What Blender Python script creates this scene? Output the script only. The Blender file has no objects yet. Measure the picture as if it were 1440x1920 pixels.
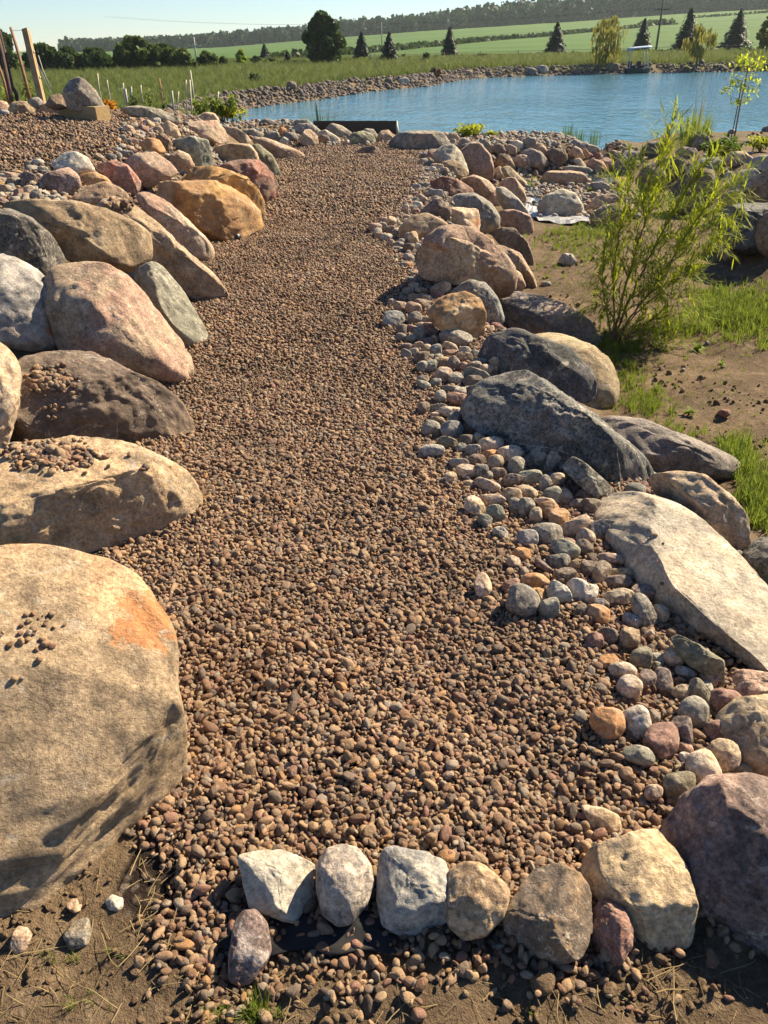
import bpy, bmesh, math, random
import numpy as np
from mathutils import Vector, Matrix, noise as mnoise
from mathutils.bvhtree import BVHTree

scene = bpy.context.scene
COL = scene.collection
rng = np.random.default_rng(7)
random.seed(7)
R_ = math.radians

# ------------------------------------------------------------------ camera
PITCH, ROLL, FPX, CAMZ = R_(32.1), R_(1.1), 1400.0, 1.6
_up = np.array([0, math.sin(PITCH), math.cos(PITCH)])
FW = np.array([0, math.cos(PITCH), -math.sin(PITCH)])
_ri = np.array([1.0, 0, 0])
CR = math.cos(ROLL) * _ri - math.sin(ROLL) * _up
CU = math.sin(ROLL) * _ri + math.cos(ROLL) * _up
CAM = np.array([0, 0, CAMZ])
cam_data = bpy.data.cameras.new('camera')
cam = bpy.data.objects.new('camera', cam_data)
COL.objects.link(cam)
cam_data.sensor_fit = 'HORIZONTAL'
cam_data.sensor_width = 36.0
cam_data.lens = 36.0 * FPX / 1440.0
cam_data.clip_start = 0.05
cam_data.clip_end = 6000.0
cam.matrix_world = Matrix(((CR[0], CU[0], -FW[0], 0), (CR[1], CU[1], -FW[1], 0), (CR[2], CU[2], -FW[2], CAMZ), (0, 0, 0, 1)))
scene.camera = cam

# ------------------------------------------------------------------ daylight
SUN_DIR = Vector((0.78, 0.62, 0.0)).normalized()
SUN_EL = R_(38)
world = bpy.data.worlds.new('World')
scene.world = world
world.use_nodes = True
wn = world.node_tree
wn.nodes.clear()
sky = wn.nodes.new('ShaderNodeTexSky')
sky.sky_type = 'NISHITA'
sky.sun_disc = False
sky.sun_elevation = SUN_EL
sky.sun_rotation = math.atan2(SUN_DIR.x, SUN_DIR.y)
sky.air_density = 1.0
sky.dust_density = 0.0
sky.altitude = 300
sky.ozone_density = 6.5
bg = wn.nodes.new('ShaderNodeBackground')
bg.inputs['Strength'].default_value = 0.05
wo = wn.nodes.new('ShaderNodeOutputWorld')
wn.links.new(sky.outputs[0], bg.inputs[0])
wn.links.new(bg.outputs[0], wo.inputs[0])
sd = bpy.data.lights.new('sun', 'SUN')
sd.energy = 5.0
sd.angle = R_(0.5)
sd.color = (1.0, 0.84, 0.60)
sun = bpy.data.objects.new('sun', sd)
COL.objects.link(sun)
to_sun = Vector((SUN_DIR.x * math.cos(SUN_EL), SUN_DIR.y * math.cos(SUN_EL), math.sin(SUN_EL)))
sun.rotation_euler = to_sun.to_track_quat('Z', 'Y').to_euler()
sun.location = (8, 4, 12)
scene.view_settings.view_transform = 'Standard'
scene.view_settings.look = 'None'
scene.view_settings.gamma = 1
scene.view_settings.use_curve_mapping = False
scene.view_settings.exposure = 1.45
scene.cycles.max_bounces = 6
scene.cycles.diffuse_bounces = 3
scene.cycles.transparent_max_bounces = 4
scene.cycles.volume_bounces = 1

# ------------------------------------------------------------------ helpers
def link(name, me, parent=None):
    o = bpy.data.objects.new(name, me)
    COL.objects.link(o)
    if parent is not None:
        o.parent = parent
    return o

def tag(o, label=None, cat=None, group=None, kind=None):
    if label: o['label'] = label
    if cat: o['category'] = cat
    if group: o['group'] = group
    if kind: o['kind'] = kind
    return o

def empty(name, loc, rz=0.0):
    o = link(name, None)
    o.location = Vector(loc)
    o.rotation_euler = (0, 0, rz)
    return o

def mesh_np(name, v, f, mat=None, smooth=True):
    """v (n,3) array; f (m,k) array of tris or quads, or a list of faces."""
    me = bpy.data.meshes.new(name)
    v = np.asarray(v, dtype=np.float32)
    if isinstance(f, np.ndarray):
        m, k = f.shape
        me.vertices.add(len(v)); me.vertices.foreach_set('co', v.ravel())
        me.loops.add(m * k); me.loops.foreach_set('vertex_index', f.astype(np.int32).ravel())
        me.polygons.add(m)
        me.polygons.foreach_set('loop_start', np.arange(0, m * k, k, dtype=np.int32))
        me.polygons.foreach_set('loop_total', np.full(m, k, dtype=np.int32))
        me.update(calc_edges=True)
        me.validate()
    else:
        me.from_pydata([tuple(p) for p in v], [], f)
    if smooth:
        me.polygons.foreach_set('use_smooth', np.ones(len(me.polygons), dtype=bool))
    if mat is not None:
        me.materials.append(mat)
    return me

class MB:
    """collects simple solids into one mesh"""
    def __init__(s): s.v = []; s.f = []
    def add(s, v, f):
        n = len(s.v); s.v += [tuple(p) for p in v]; s.f += [tuple(i + n for i in q) for q in f]
    def box(s, c, half, ax=None, bev=0.0):
        c = np.array(c, float); A = np.eye(3) if ax is None else np.array(ax, float)
        bm = bmesh.new(); bmesh.ops.create_cube(bm, size=2.0)
        for q in bm.verts: q.co = Vector((q.co.x * half[0], q.co.y * half[1], q.co.z * half[2]))
        if bev: bmesh.ops.bevel(bm, geom=bm.edges[:], offset=bev, segments=2, affect='EDGES', profile=0.6)
        bm.verts.index_update()
        s.add([c + A.T @ np.array(q.co) for q in bm.verts], [[q.index for q in fc.verts] for fc in bm.faces]); bm.free()
    def tube(s, pts, rad, n=8, cap=True):
        pts = [np.array(q, float) for q in pts]; rad = rad if hasattr(rad, '__len__') else [rad] * len(pts)
        base = len(s.v); fs = []
        for i, q in enumerate(pts):
            d = pts[min(i + 1, len(pts) - 1)] - pts[max(i - 1, 0)]; d = d / (np.linalg.norm(d) + 1e-9)
            a = np.cross(d, [0.31, 0.87, 0.37]); a /= np.linalg.norm(a); b = np.cross(d, a)
            for k in range(n):
                t = 2 * math.pi * k / n
                s.v.append(tuple(q + rad[i] * (math.cos(t) * a + math.sin(t) * b)))
        for i in range(len(pts) - 1):
            for k in range(n):
                a0 = base + i * n + k; a1 = base + i * n + (k + 1) % n
                fs.append((a0, a1, a1 + n, a0 + n))
        if cap:
            fs.append(tuple(base + k for k in range(n))[::-1]); fs.append(tuple(base + (len(pts) - 1) * n + k for k in range(n)))
        s.f += fs
    def build(s, name, mat, parent=None, smooth=False):
        return link(name, mesh_np(name, np.array(s.v), s.f, mat, smooth), parent)

# ---- numpy gradient noise
_perm = rng.permutation(256).astype(np.int64); _perm = np.concatenate([_perm, _perm, _perm])
_g = rng.normal(size=(256, 3)); _g /= np.linalg.norm(_g, axis=1)[:, None]
def gnoise(p):
    p = np.asarray(p, float); i = np.floor(p).astype(np.int64); f = p - i; i &= 255
    u = f * f * f * (f * (f * 6 - 15) + 10); out = 0
    for dx in (0, 1):
        wx = u[:, 0] if dx else 1 - u[:, 0]
        for dy in (0, 1):
            wy = u[:, 1] if dy else 1 - u[:, 1]
            for dz in (0, 1):
                wz = u[:, 2] if dz else 1 - u[:, 2]
                h = _perm[_perm[_perm[i[:, 0] + dx] + ((i[:, 1] + dy) & 255)] + ((i[:, 2] + dz) & 255)]
                out = out + wx * wy * wz * ((f - np.array([dx, dy, dz])) * _g[h]).sum(1)
    return out * 1.5
def fbm(p, o=4, gain=0.5):
    s = 0; a = 1
    for k in range(o):
        s = s + a * gnoise(p * (2.03 ** k) + 17.3 * k); a *= gain
    return s
def fbm2(x, y, sc, o=4, off=0.0):
    return fbm(np.stack([x * sc + off, y * sc - off, np.full_like(x, off * .37)], -1), o)
def sstep(a, b, x):
    t = np.clip((x - a) / (b - a), 0, 1); return t * t * (3 - 2 * t)

# ------------------------------------------------------------------ terrain shape
XL = np.array([(.5, -.6), (1.12, -.55), (1.57, -.62), (2.1, -.79), (2.5, -.81), (3.1, -.91), (3.94, -1.08), (5.1, -1.17), (5.6, -1.19), (6.95, -1.45), (8.1, -1.35), (9.6, -1.34), (12, -1.44), (13.5, -1.5), (16, -1.9)])
XR = np.array([(.5, .75), (1.1, .75), (1.34, .81), (1.81, .9), (2.37, .95), (2.9, .9), (3.6, .68), (4.46, .66), (5, .5), (6.4, .42), (7.9, .36), (8.8, .5), (10.5, .72), (13.2, .92), (16, 1.1)])
WZ = -0.85
POND = np.array([(-6.3, 30), (-4.8, 24), (-2.8, 20.6), (0, 20.0), (3, 19.8), (5, 19.6), (7, 20.0), (9, 19.6), (12, 18.3), (16, 17), (26, 17), (60, 30), (62, 58), (47, 70), (32, 71), (23.7, 73), (20, 72.4), (13, 71.2), (8.3, 69), (6.3, 65.7), (3, 56.2), (-.16, 52.8), (-3, 45.3), (-4.9, 42.1), (-6.1, 38.9)], float)
def poly_sd(x, y, P):
    """signed distance to a closed polygon, positive outside"""
    d = np.full(x.shape, 1e9); ins = np.zeros(x.shape, bool)
    n = len(P)
    for i in range(n):
        a = P[i]; b = P[(i + 1) % n]; e = b - a
        t = np.clip(((x - a[0]) * e[0] + (y - a[1]) * e[1]) / (e @ e), 0, 1)
        d = np.minimum(d, np.hypot(x - a[0] - t * e[0], y - a[1] - t * e[1]))
        c = ((a[1] > y) != (b[1] > y)); 
        with np.errstate(divide='ignore', invalid='ignore'):
            xi = a[0] + (y - a[1]) / (e[1] if e[1] != 0 else 1e-9) * e[0]
        ins ^= c & (x < xi)
    return np.where(ins, -d, d)
# ridge height against azimuth (degrees from +y, clockwise)
AZ = [-40, -22, -16, -10, -3, 3, 13, 20, 30, 45]; RZ = [-.5, 0, .2, 1.2, 5.0, 7.8, 11.2, 14, 15.5, 16]
def H(x, y, fine=True):
    x = np.atleast_1d(np.asarray(x, float)); y = np.atleast_1d(np.asarray(y, float))
    r = np.hypot(x, y); az = np.degrees(np.arctan2(x, np.maximum(y, 1e-3)))
    far = -0.3 + 0.06 * fbm2(x, y, .08, 2)
    t = np.clip((r - 112) / 440, 0, 3)
    zr = np.interp(az, AZ, RZ)
    far = far + np.where(t <= 1, t ** 1.35, 1 - 1.1 * (t - 1)) * (zr + .3)
    xl = np.interp(y, XL[:, 0], XL[:, 1]); xr = np.interp(y, XR[:, 0], XR[:, 1])
    dl = xl - x; dr = x - xr
    tl = np.interp(y, [0, 1.8, 2.6, 4, 6, 9, 11.5, 14, 18, 26], [0, 0, .12, .38, .58, .84, .88, .6, .1, -.3])
    hl = tl * sstep(.05, 1.5, dl) + .12 * sstep(1.5, 4, dl) * sstep(5, 8, y) * (1 - sstep(10, 13, y))
    tr = np.interp(y, [0, 1.2, 2, 4, 8, 13, 17], [0, 0, -.22, -.5, -.6, -.66, -.72])
    hr = tr * sstep(.12, .85, dr)
    bank = sstep(3.1, 4.6, dr - .12 * (y - 7)) * sstep(3.5, 6, y)
    hr = hr + bank * (0.72 - .02 * np.clip(y - 8, 0, 12))
    near = np.where(dl > 0, hl, np.where(dr > 0, hr, 0.0))
    w = 1 - sstep(15.5, 26, y) ; w = w * (1 - sstep(9, 22, np.abs(x)))
    h = near * w + far * (1 - w)
    rel = (.02 * fbm2(x, y, 2.6, 3, 3.1) + .02 * fbm2(x, y, .7, 2, 9.)) * (1 - sstep(20, 40, r))
    if fine:
        dirt = np.maximum(1 - sstep(.95, 1.15, y + .05 * fbm2(x, y, 3, 2)), np.maximum(sstep(.5, .9, dr), sstep(.02, .2, dl) * (1 - sstep(2, 2.6, y))))
        dirt = dirt * (1 - .85 * sstep(-.48, -.4, x) * (1 - sstep(.04, .12, x)) * sstep(.74, .79, y) * (1 - sstep(.93, .98, y)))
        rel = rel + dirt * (.02 * fbm2(x, y, 7, 4, 5.) + .012 * np.abs(fbm2(x, y, 23, 3, 2.))) * (1 - sstep(8, 16, r))
    h = h + rel
    sdp = poly_sd(x, y, POND)
    nearw = sstep(30, 22, y)
    berm = .30 - .24 * sstep(-1.7, -.8, x) - .26 * sstep(.2, 1.3, x) - .5 * np.exp(-((x - 5.0) / .5) ** 2)
    bw = sstep(15.0, 16.4, y - .25 * np.clip(x - 1, 0, 5)) * (1 - sstep(-6, -4.2, -x - 0) * 0) * sstep(-5.5, -4, x) * (1 - sstep(5.2, 6.5, x)) * nearw * np.where(x < 1.3, 1 - sstep(17.0, 17.9, y), 1)
    h = h - .55 * sstep(17.0, 18.4, y) * nearw * (1 - sstep(1.0, 1.6, x)) * sstep(-7, -4.5, x)
    h = h + np.maximum(berm - h, 0) * bw
    shore = WZ + np.where(sdp > 0, (.55 + .4 * nearw) * sdp, .35 * sdp)
    shore = np.maximum(shore, -3.0)
    return np.where(sdp < 6, np.minimum(h, shore), h)

def ray(px, py):
    d = FW + CR * (px - 720) / FPX + CU * (960 - py) / FPX
    return d            # depth-normalised: point = CAM + d*depth
_T = np.geomspace(.6, 1200, 2600)
def at(px, py, dz=0.0):
    """where the line of sight through a photo pixel meets the ground"""
    d = ray(px, py); P = CAM + _T[:, None] * d
    s = P[:, 2] - dz - H(P[:, 0], P[:, 1], False)
    k = np.argmax(s < 0)
    if s[k] >= 0: k = len(_T) - 1
    if k == 0: return P[0]
    a = s[k - 1] / (s[k - 1] - s[k]); return P[k - 1] * (1 - a) + P[k] * a
def gz(x, y): return float(H(x, y)[0])

# ------------------------------------------------------------------ materials
class NT:
    def __init__(s, name, disp=False):
        s.m = bpy.data.materials.new(name); s.m.use_nodes = True
        s.t = s.m.node_tree; s.t.nodes.clear()
        s.out = s.n('OutputMaterial')
    def n(s, typ, **kw):
        nd = s.t.nodes.new('ShaderNode' + typ)
        for k, v in kw.items(): setattr(nd, k, v)
        return nd
    def l(s, a, b): s.t.links.new(a, b)
    def put(s, sock, v):
        if isinstance(v, bpy.types.NodeSocket): s.l(v, sock)
        elif v is not None: sock.default_value = v if not (isinstance(v, tuple) and len(v) == 3 and sock.type == 'RGBA') else (*v, 1)
    def math(s, op, a, b=None, c=None, clamp=False):
        nd = s.n('Math', operation=op); nd.use_clamp = clamp
        for i, v in enumerate((a, b, c)):
            if v is not None: s.put(nd.inputs[i], v)
        return nd.outputs[0]
    def vmath(s, op, a, b=None):
        nd = s.n('VectorMath', operation=op); s.put(nd.inputs[0], a)
        if b is not None: s.put(nd.inputs[3 if op == 'SCALE' else 1], b)
        return nd.outputs[0]
    def mix(s, f, a, b, blend='MIX'):
        nd = s.n('Mix', data_type='RGBA', blend_type=blend)
        s.put(nd.inputs[0], f); s.put(nd.inputs[6], a); s.put(nd.inputs[7], b); return nd.outputs[2]
    def noise(s, vec, scale, detail=4, rough=.55, dist=0.0):
        nd = s.n('TexNoise'); s.put(nd.inputs['Vector'], vec); nd.inputs['Scale'].default_value = scale
        nd.inputs['Detail'].default_value = detail; nd.inputs['Roughness'].default_value = rough; nd.inputs['Distortion'].default_value = dist
        return nd.outputs[0]
    def vor(s, vec, scale, feature='F1', out='Distance', rnd=1.0):
        nd = s.n('TexVoronoi', feature=feature); s.put(nd.inputs['Vector'], vec); nd.inputs['Scale'].default_value = scale
        nd.inputs['Randomness'].default_value = rnd
        return nd.outputs[out]
    def ramp(s, f, stops, interp='LINEAR'):
        nd = s.n('ValToRGB'); cr = nd.color_ramp; cr.interpolation = interp
        while len(cr.elements) < len(stops): cr.elements.new(.5)
        for e, (p, c) in zip(cr.elements, stops):
            e.position = p; e.color = (*c, 1) if isinstance(c, tuple) else (c, c, c, 1)
        s.put(nd.inputs[0], f); return nd.outputs[0]
    def mr(s, v, a, b, c=0.0, d=1.0, smooth=True):
        nd = s.n('MapRange'); nd.interpolation_type = 'SMOOTHSTEP' if smooth else 'LINEAR'
        s.put(nd.inputs[0], v)
        for i, q in enumerate((a, b, c, d)): s.put(nd.inputs[i + 1], q)
        return nd.outputs[0]
    def bump(s, h, strength=1.0, dist=.01, normal=None):
        nd = s.n('Bump'); nd.inputs['Strength'].default_value = strength; nd.inputs['Distance'].default_value = dist
        s.put(nd.inputs['Height'], h)
        if normal is not None: s.put(nd.inputs['Normal'], normal)
        return nd.outputs[0]
    def attr(s, name, typ='GEOMETRY', out='Fac'):
        nd = s.n('Attribute', attribute_name=name, attribute_type=typ); return nd.outputs[out]
    def bsdf(s, color, rough=.8, normal=None, spec=.35, **kw):
        b = s.n('BsdfPrincipled'); s.put(b.inputs['Base Color'], color); s.put(b.inputs['Roughness'], rough)
        b.inputs['Specular IOR Level'].default_value = spec
        if normal is not None: s.put(b.inputs['Normal'], normal)
        for k, v in kw.items(): s.put(b.inputs[k], v)
        return b.outputs[0]
    def done(s, sh): s.l(sh, s.out.inputs[0]); return s.m

def plain(name, col, rough=.7, var=.25, scale=20, bump=.002, spec=.3, metal=0.0):
    t = NT(name); tc = t.n('TexCoord').outputs['Object']
    n = t.noise(tc, scale, 5)
    f = t.mr(n, .25, .75, 1 - var, 1 + var, False)
    c = t.mix(1.0, col, f, 'MULTIPLY')
    return t.done(t.bsdf(c, rough, t.bump(n, .6, bump), spec, Metallic=metal))

def leafmat(name, c1, c2, trans=.45, scale=3.0, rough=.6, inst=False, spec=.12):
    t = NT(name)
    if inst:
        rnd = t.n('ObjectInfo').outputs['Random']
        geo = t.n('NewGeometry').outputs['Random Per Island']
        f = t.math('FRACT', t.math('ADD', rnd, t.math('MULTIPLY', geo, .7)))
    else:
        geo = t.n('NewGeometry'); f0 = t.noise(geo.outputs['Position'], scale, 2)
        f = t.math('ADD', t.math('MULTIPLY', t.mr(f0, .3, .7), .6), t.math('MULTIPLY', geo.outputs['Random Per Island'], .4))
    c = t.mix(f, c1, c2)
    p = t.bsdf(c, rough, spec=spec)
    tr = t.n('BsdfTranslucent'); t.l(t.mix(.35, c, tuple(min(1, q * 1.6 + .02) for q in (c2[0] * 1.15, c2[1] * 1.1, c2[2] * .5))), tr.inputs[0])
    mx = t.n('MixShader'); mx.inputs[0].default_value = trans; t.l(p, mx.inputs[1]); t.l(tr.outputs[0], mx.inputs[2])
    return t.done(mx.outputs[0])

def rock_material(name):
    """stone: main colour from the object's colour, second colour / grain / stain from its own properties"""
    t = NT(name)
    oi = t.n('ObjectInfo'); tc = t.n('TexCoord').outputs['Object']
    off = t.vmath('SCALE', (13.1, 7.7, 5.3), None); off.node.inputs[3].default_value = 1
    t.l(t.math('MULTIPLY', oi.outputs['Random'], 9.0), off.node.inputs[3])
    v = t.vmath('ADD', tc, off)
    c2 = t.attr('c2', 'OBJECT', 'Color'); stain = t.attr('stain', 'OBJECT', 'Color')
    k_grain = t.attr('grain', 'OBJECT'); k_stain = t.attr('stain_amt', 'OBJECT'); k_band = t.attr('band', 'OBJECT'); k_sz = t.attr('tex', 'OBJECT'); k_crack = t.attr('crack', 'OBJECT')
    vs = t.vmath('SCALE', v, None); t.l(k_sz, vs.node.inputs[3])
    big = t.noise(vs, 1.6, 5, .6, .6)
    col = t.mix(t.mr(big, .47, .53), oi.outputs['Color'], c2)
    # bands
    bd = t.n('TexWave', wave_type='BANDS', bands_direction='DIAGONAL'); t.l(vs, bd.inputs[0]); bd.inputs['Scale'].default_value = 2.2; bd.inputs['Distortion'].default_value = 7; bd.inputs['Detail'].default_value = 4; bd.inputs['Detail Scale'].default_value = 1.3
    bandf = t.math('MULTIPLY', bd.outputs['Fac'], k_band)
    col = t.mix(bandf, col, c2)
    # stains with an outline of their own
    st = t.math('MULTIPLY', t.mr(t.noise(t.vmath('ADD', vs, (31., 3., 9.)), 1.1, 6, .62, .8), .56, .66), k_stain)
    col = t.mix(st, col, stain)
    # mottling at hand and finger size
    mot = t.noise(vs, 9.0, 8, .74)
    col = t.mix(1.0, col, t.mr(mot, .36, .64, .58, 1.42, False), 'MULTIPLY')
    # mineral grains
    gr = t.noise(v, 115, 4, .75); gr2 = t.vor(v, 75); gr3 = t.noise(v, 42, 3, .7)
    gf = t.math('ADD', t.math('MULTIPLY', t.math('SUBTRACT', gr, .5), 3.6), t.math('ADD', t.math('MULTIPLY', t.math('SUBTRACT', gr2, .45), .9), t.math('MULTIPLY', t.math('SUBTRACT', gr3, .5), 2.2)))
    gmul = t.math('ADD', 1.0, t.math('MULTIPLY', gf, k_grain))
    gmul = t.math('MAXIMUM', gmul, .2)
    col = t.mix(1.0, col, gmul, 'MULTIPLY')
    # pale crust
    cr = t.mr(t.noise(t.vmath('ADD', vs, (5., 41., 2.)), 9, 8, .75, .3), .575, .635, 0, .6)
    col = t.mix(cr, col, (.54, .455, .36))
    dk = t.mr(t.noise(t.vmath('ADD', vs, (15., 4., 22.)), 14, 6, .7, .3), .615, .68, 0, .26)
    col = t.mix(dk, col, t.mix(1.0, oi.outputs['Color'], (.3, .26, .22), 'MULTIPLY'))
    # one lichen patch, where the stone has it
    sdv = t.n('VectorMath', operation='DISTANCE'); t.l(tc, sdv.inputs[0]); t.l(t.attr('spot', 'OBJECT', 'Vector'), sdv.inputs[1])
    sr = t.math('DIVIDE', sdv.outputs['Value'], t.math('MAXIMUM', t.attr('spot_r', 'OBJECT'), .0001))
    sm = t.mr(t.math('ADD', sr, t.math('MULTIPLY', t.math('SUBTRACT', t.noise(tc, 22, 6, .7), .5), 3.4)), .6, 1.0, .7, 0)
    col = t.mix(sm, col, (.50, .19, .055))
    # pale veins and iron spots
    vn = t.mr(t.math('ABSOLUTE', t.math('SUBTRACT', t.noise(t.vmath('ADD', vs, (51., 8., 3.)), 2.6, 6, .6, 1.2), .5)), 0, .018, .5, 0)
    col = t.mix(t.math('MULTIPLY', vn, t.mr(t.noise(vs, 1.7, 2), .48, .6)), col, (.56, .5, .41))
    sp = t.mr(t.noise(t.vmath('ADD', vs, (2., 77., 6.)), 26, 5, .7), .60, .70, 0, .5)
    col = t.mix(sp, col, t.mix(1.0, c2, (.42, .36, .3), 'MULTIPLY'))
    # cracks
    wv = t.vmath('ADD', vs, t.vmath('SCALE', t.n('TexNoise').outputs['Color'], None)); t.l(vs, wv.node.inputs[0])
    wn_ = wv.node.inputs[1].links[0].from_node; wn_.inputs[3].default_value = .5
    nz = wn_.inputs[0].links[0].from_node; t.l(vs, nz.inputs['Vector']); nz.inputs['Scale'].default_value = 2.2; nz.inputs['Detail'].default_value = 5
    ed = t.vor(wv, 1.0, 'DISTANCE_TO_EDGE')
    crk = t.math('MULTIPLY', t.mr(ed, 0.0, .022, 1, 0), t.mr(t.noise(vs, .9, 2), .5, .62))
    crk = t.math('MULTIPLY', crk, k_crack)
    col = t.mix(t.math('MULTIPLY', crk, .75), col, t.mix(1.0, oi.outputs['Color'], (.22, .2, .18), 'MULTIPLY'))
    hgt = t.math('ADD', t.math('MULTIPLY', t.noise(vs, 5, 9, .66), 1.0), t.math('MULTIPLY', t.noise(v, 55, 7, .75), .42))
    hgt = t.math('ADD', hgt, t.math('MULTIPLY', t.vor(t.vmath('ADD', vs, (3., 9., 1.)), 9.0), .22))
    hgt = t.math('SUBTRACT', hgt, t.math('MULTIPLY', crk, .5))
    b1 = t.bump(hgt, .8, .035)
    t.l(t.math('DIVIDE', .05, k_sz), b1.node.inputs['Distance'])
    b2 = t.bump(gr, .8, .004, b1)
    return t.done(t.bsdf(col, t.mr(mot, .3, .7, .72, .92, False), b2, .3))
# ------------------------------------------------------------------ stones
ROCK = rock_material('stone')
PAL = {  # main, second, stain, grain, stain amount, band, crack
 'tan': ((.37, .275, .175), (.28, .195, .12), (.42, .25, .10), .42, .3, .1, .3),
 'cream': ((.48, .365, .25), (.40, .29, .185), (.45, .30, .14), .5, .25, 0, .2),
 'ochre': ((.42, .26, .10), (.33, .20, .09), (.40, .33, .24), .25, .7, .15, .6),
 'orange': ((.46, .22, .075), (.38, .2, .09), (.45, .28, .12), .2, .4, .1, .3),
 'pink': ((.37, .24, .18), (.38, .285, .2), (.30, .15, .10), .6, .4, .1, .5),
 'pinktan': ((.39, .285, .205), (.33, .22, .155), (.40, .29, .17), .55, .5, .1, .4),
 'grey': ((.27, .24, .20), (.20, .178, .15), (.33, .25, .17), .55, .35, .15, .3),
 'pale': ((.42, .385, .315), (.33, .295, .24), (.36, .27, .17), .5, .3, .15, .25),
 'white': ((.55, .50, .43), (.46, .41, .34), (.48, .38, .26), .15, .2, .1, .2),
 'dark': ((.105, .102, .095), (.17, .162, .148), (.2, .17, .13), 1.0, .25, .1, .4),
 'black': ((.065, .066, .062), (.12, .12, .11), (.12, .11, .09), .7, .3, .1, .8),
 'brown': ((.19, .14, .10), (.14, .105, .08), (.30, .22, .14), .3, .4, .1, .4),
 'purple': ((.215, .15, .125), (.15, .11, .095), (.28, .19, .14), .7, .2, .15, .3),
 'red': ((.29, .125, .09), (.25, .15, .115), (.32, .19, .13), .4, .2, .1, .3),
 'green': ((.27, .26, .20), (.21, .205, .16), (.3, .27, .19), .3, .3, .2, .5),
 'blue': ((.265, .26, .245), (.21, .205, .20), (.3, .28, .24), .35, .2, .1, .3),
 'olive': ((.22, .20, .13), (.17, .15, .10), (.27, .22, .13), .3, .3, .1, .3),
 'striped': ((.36, .33, .29), (.22, .205, .19), (.48, .24, .09), .3, .2, .55, .2),
 'gneiss': ((.40, .29, .22), (.19, .165, .145), (.33, .14, .07), .35, .45, .55, .3),
}
_ico = {}
def ico(level):
    if level not in _ico:
        bm = bmesh.new(); bmesh.ops.create_icosphere(bm, subdivisions=level, radius=1.0)
        bm.verts.index_update()
        _ico[level] = (np.array([q.co[:] for q in bm.verts]), np.array([[q.index for q in f.verts] for f in bm.faces], dtype=np.int32)); bm.free()
    return _ico[level]

def polar(P, c, nang=180):
    """outline radius against angle about c (largest crossing), lightly smoothed"""
    th = np.arange(nang) * 2 * np.pi / nang; out = np.zeros(nang)
    for i, t in enumerate(th):
        d = np.array([math.cos(t), math.sin(t)]); best = 0
        for a, b in zip(P, np.roll(P, -1, 0)):
            e = b - a; den = d[0] * e[1] - d[1] * e[0]
            if abs(den) < 1e-12: continue
            w = a - c
            s = (w[0] * e[1] - w[1] * e[0]) / den; u = (w[0] * d[1] - w[1] * d[0]) / den
            if -1e-6 <= u <= 1 + 1e-6 and s > best: best = s
        out[i] = best
    if (out <= 0).any(): out[out <= 0] = out[out > 0].mean()
    return out
def psmooth(r, k):
    for _ in range(k): r = .25 * np.roll(r, 1) + .5 * r + .25 * np.roll(r, -1)
    return r

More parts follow.
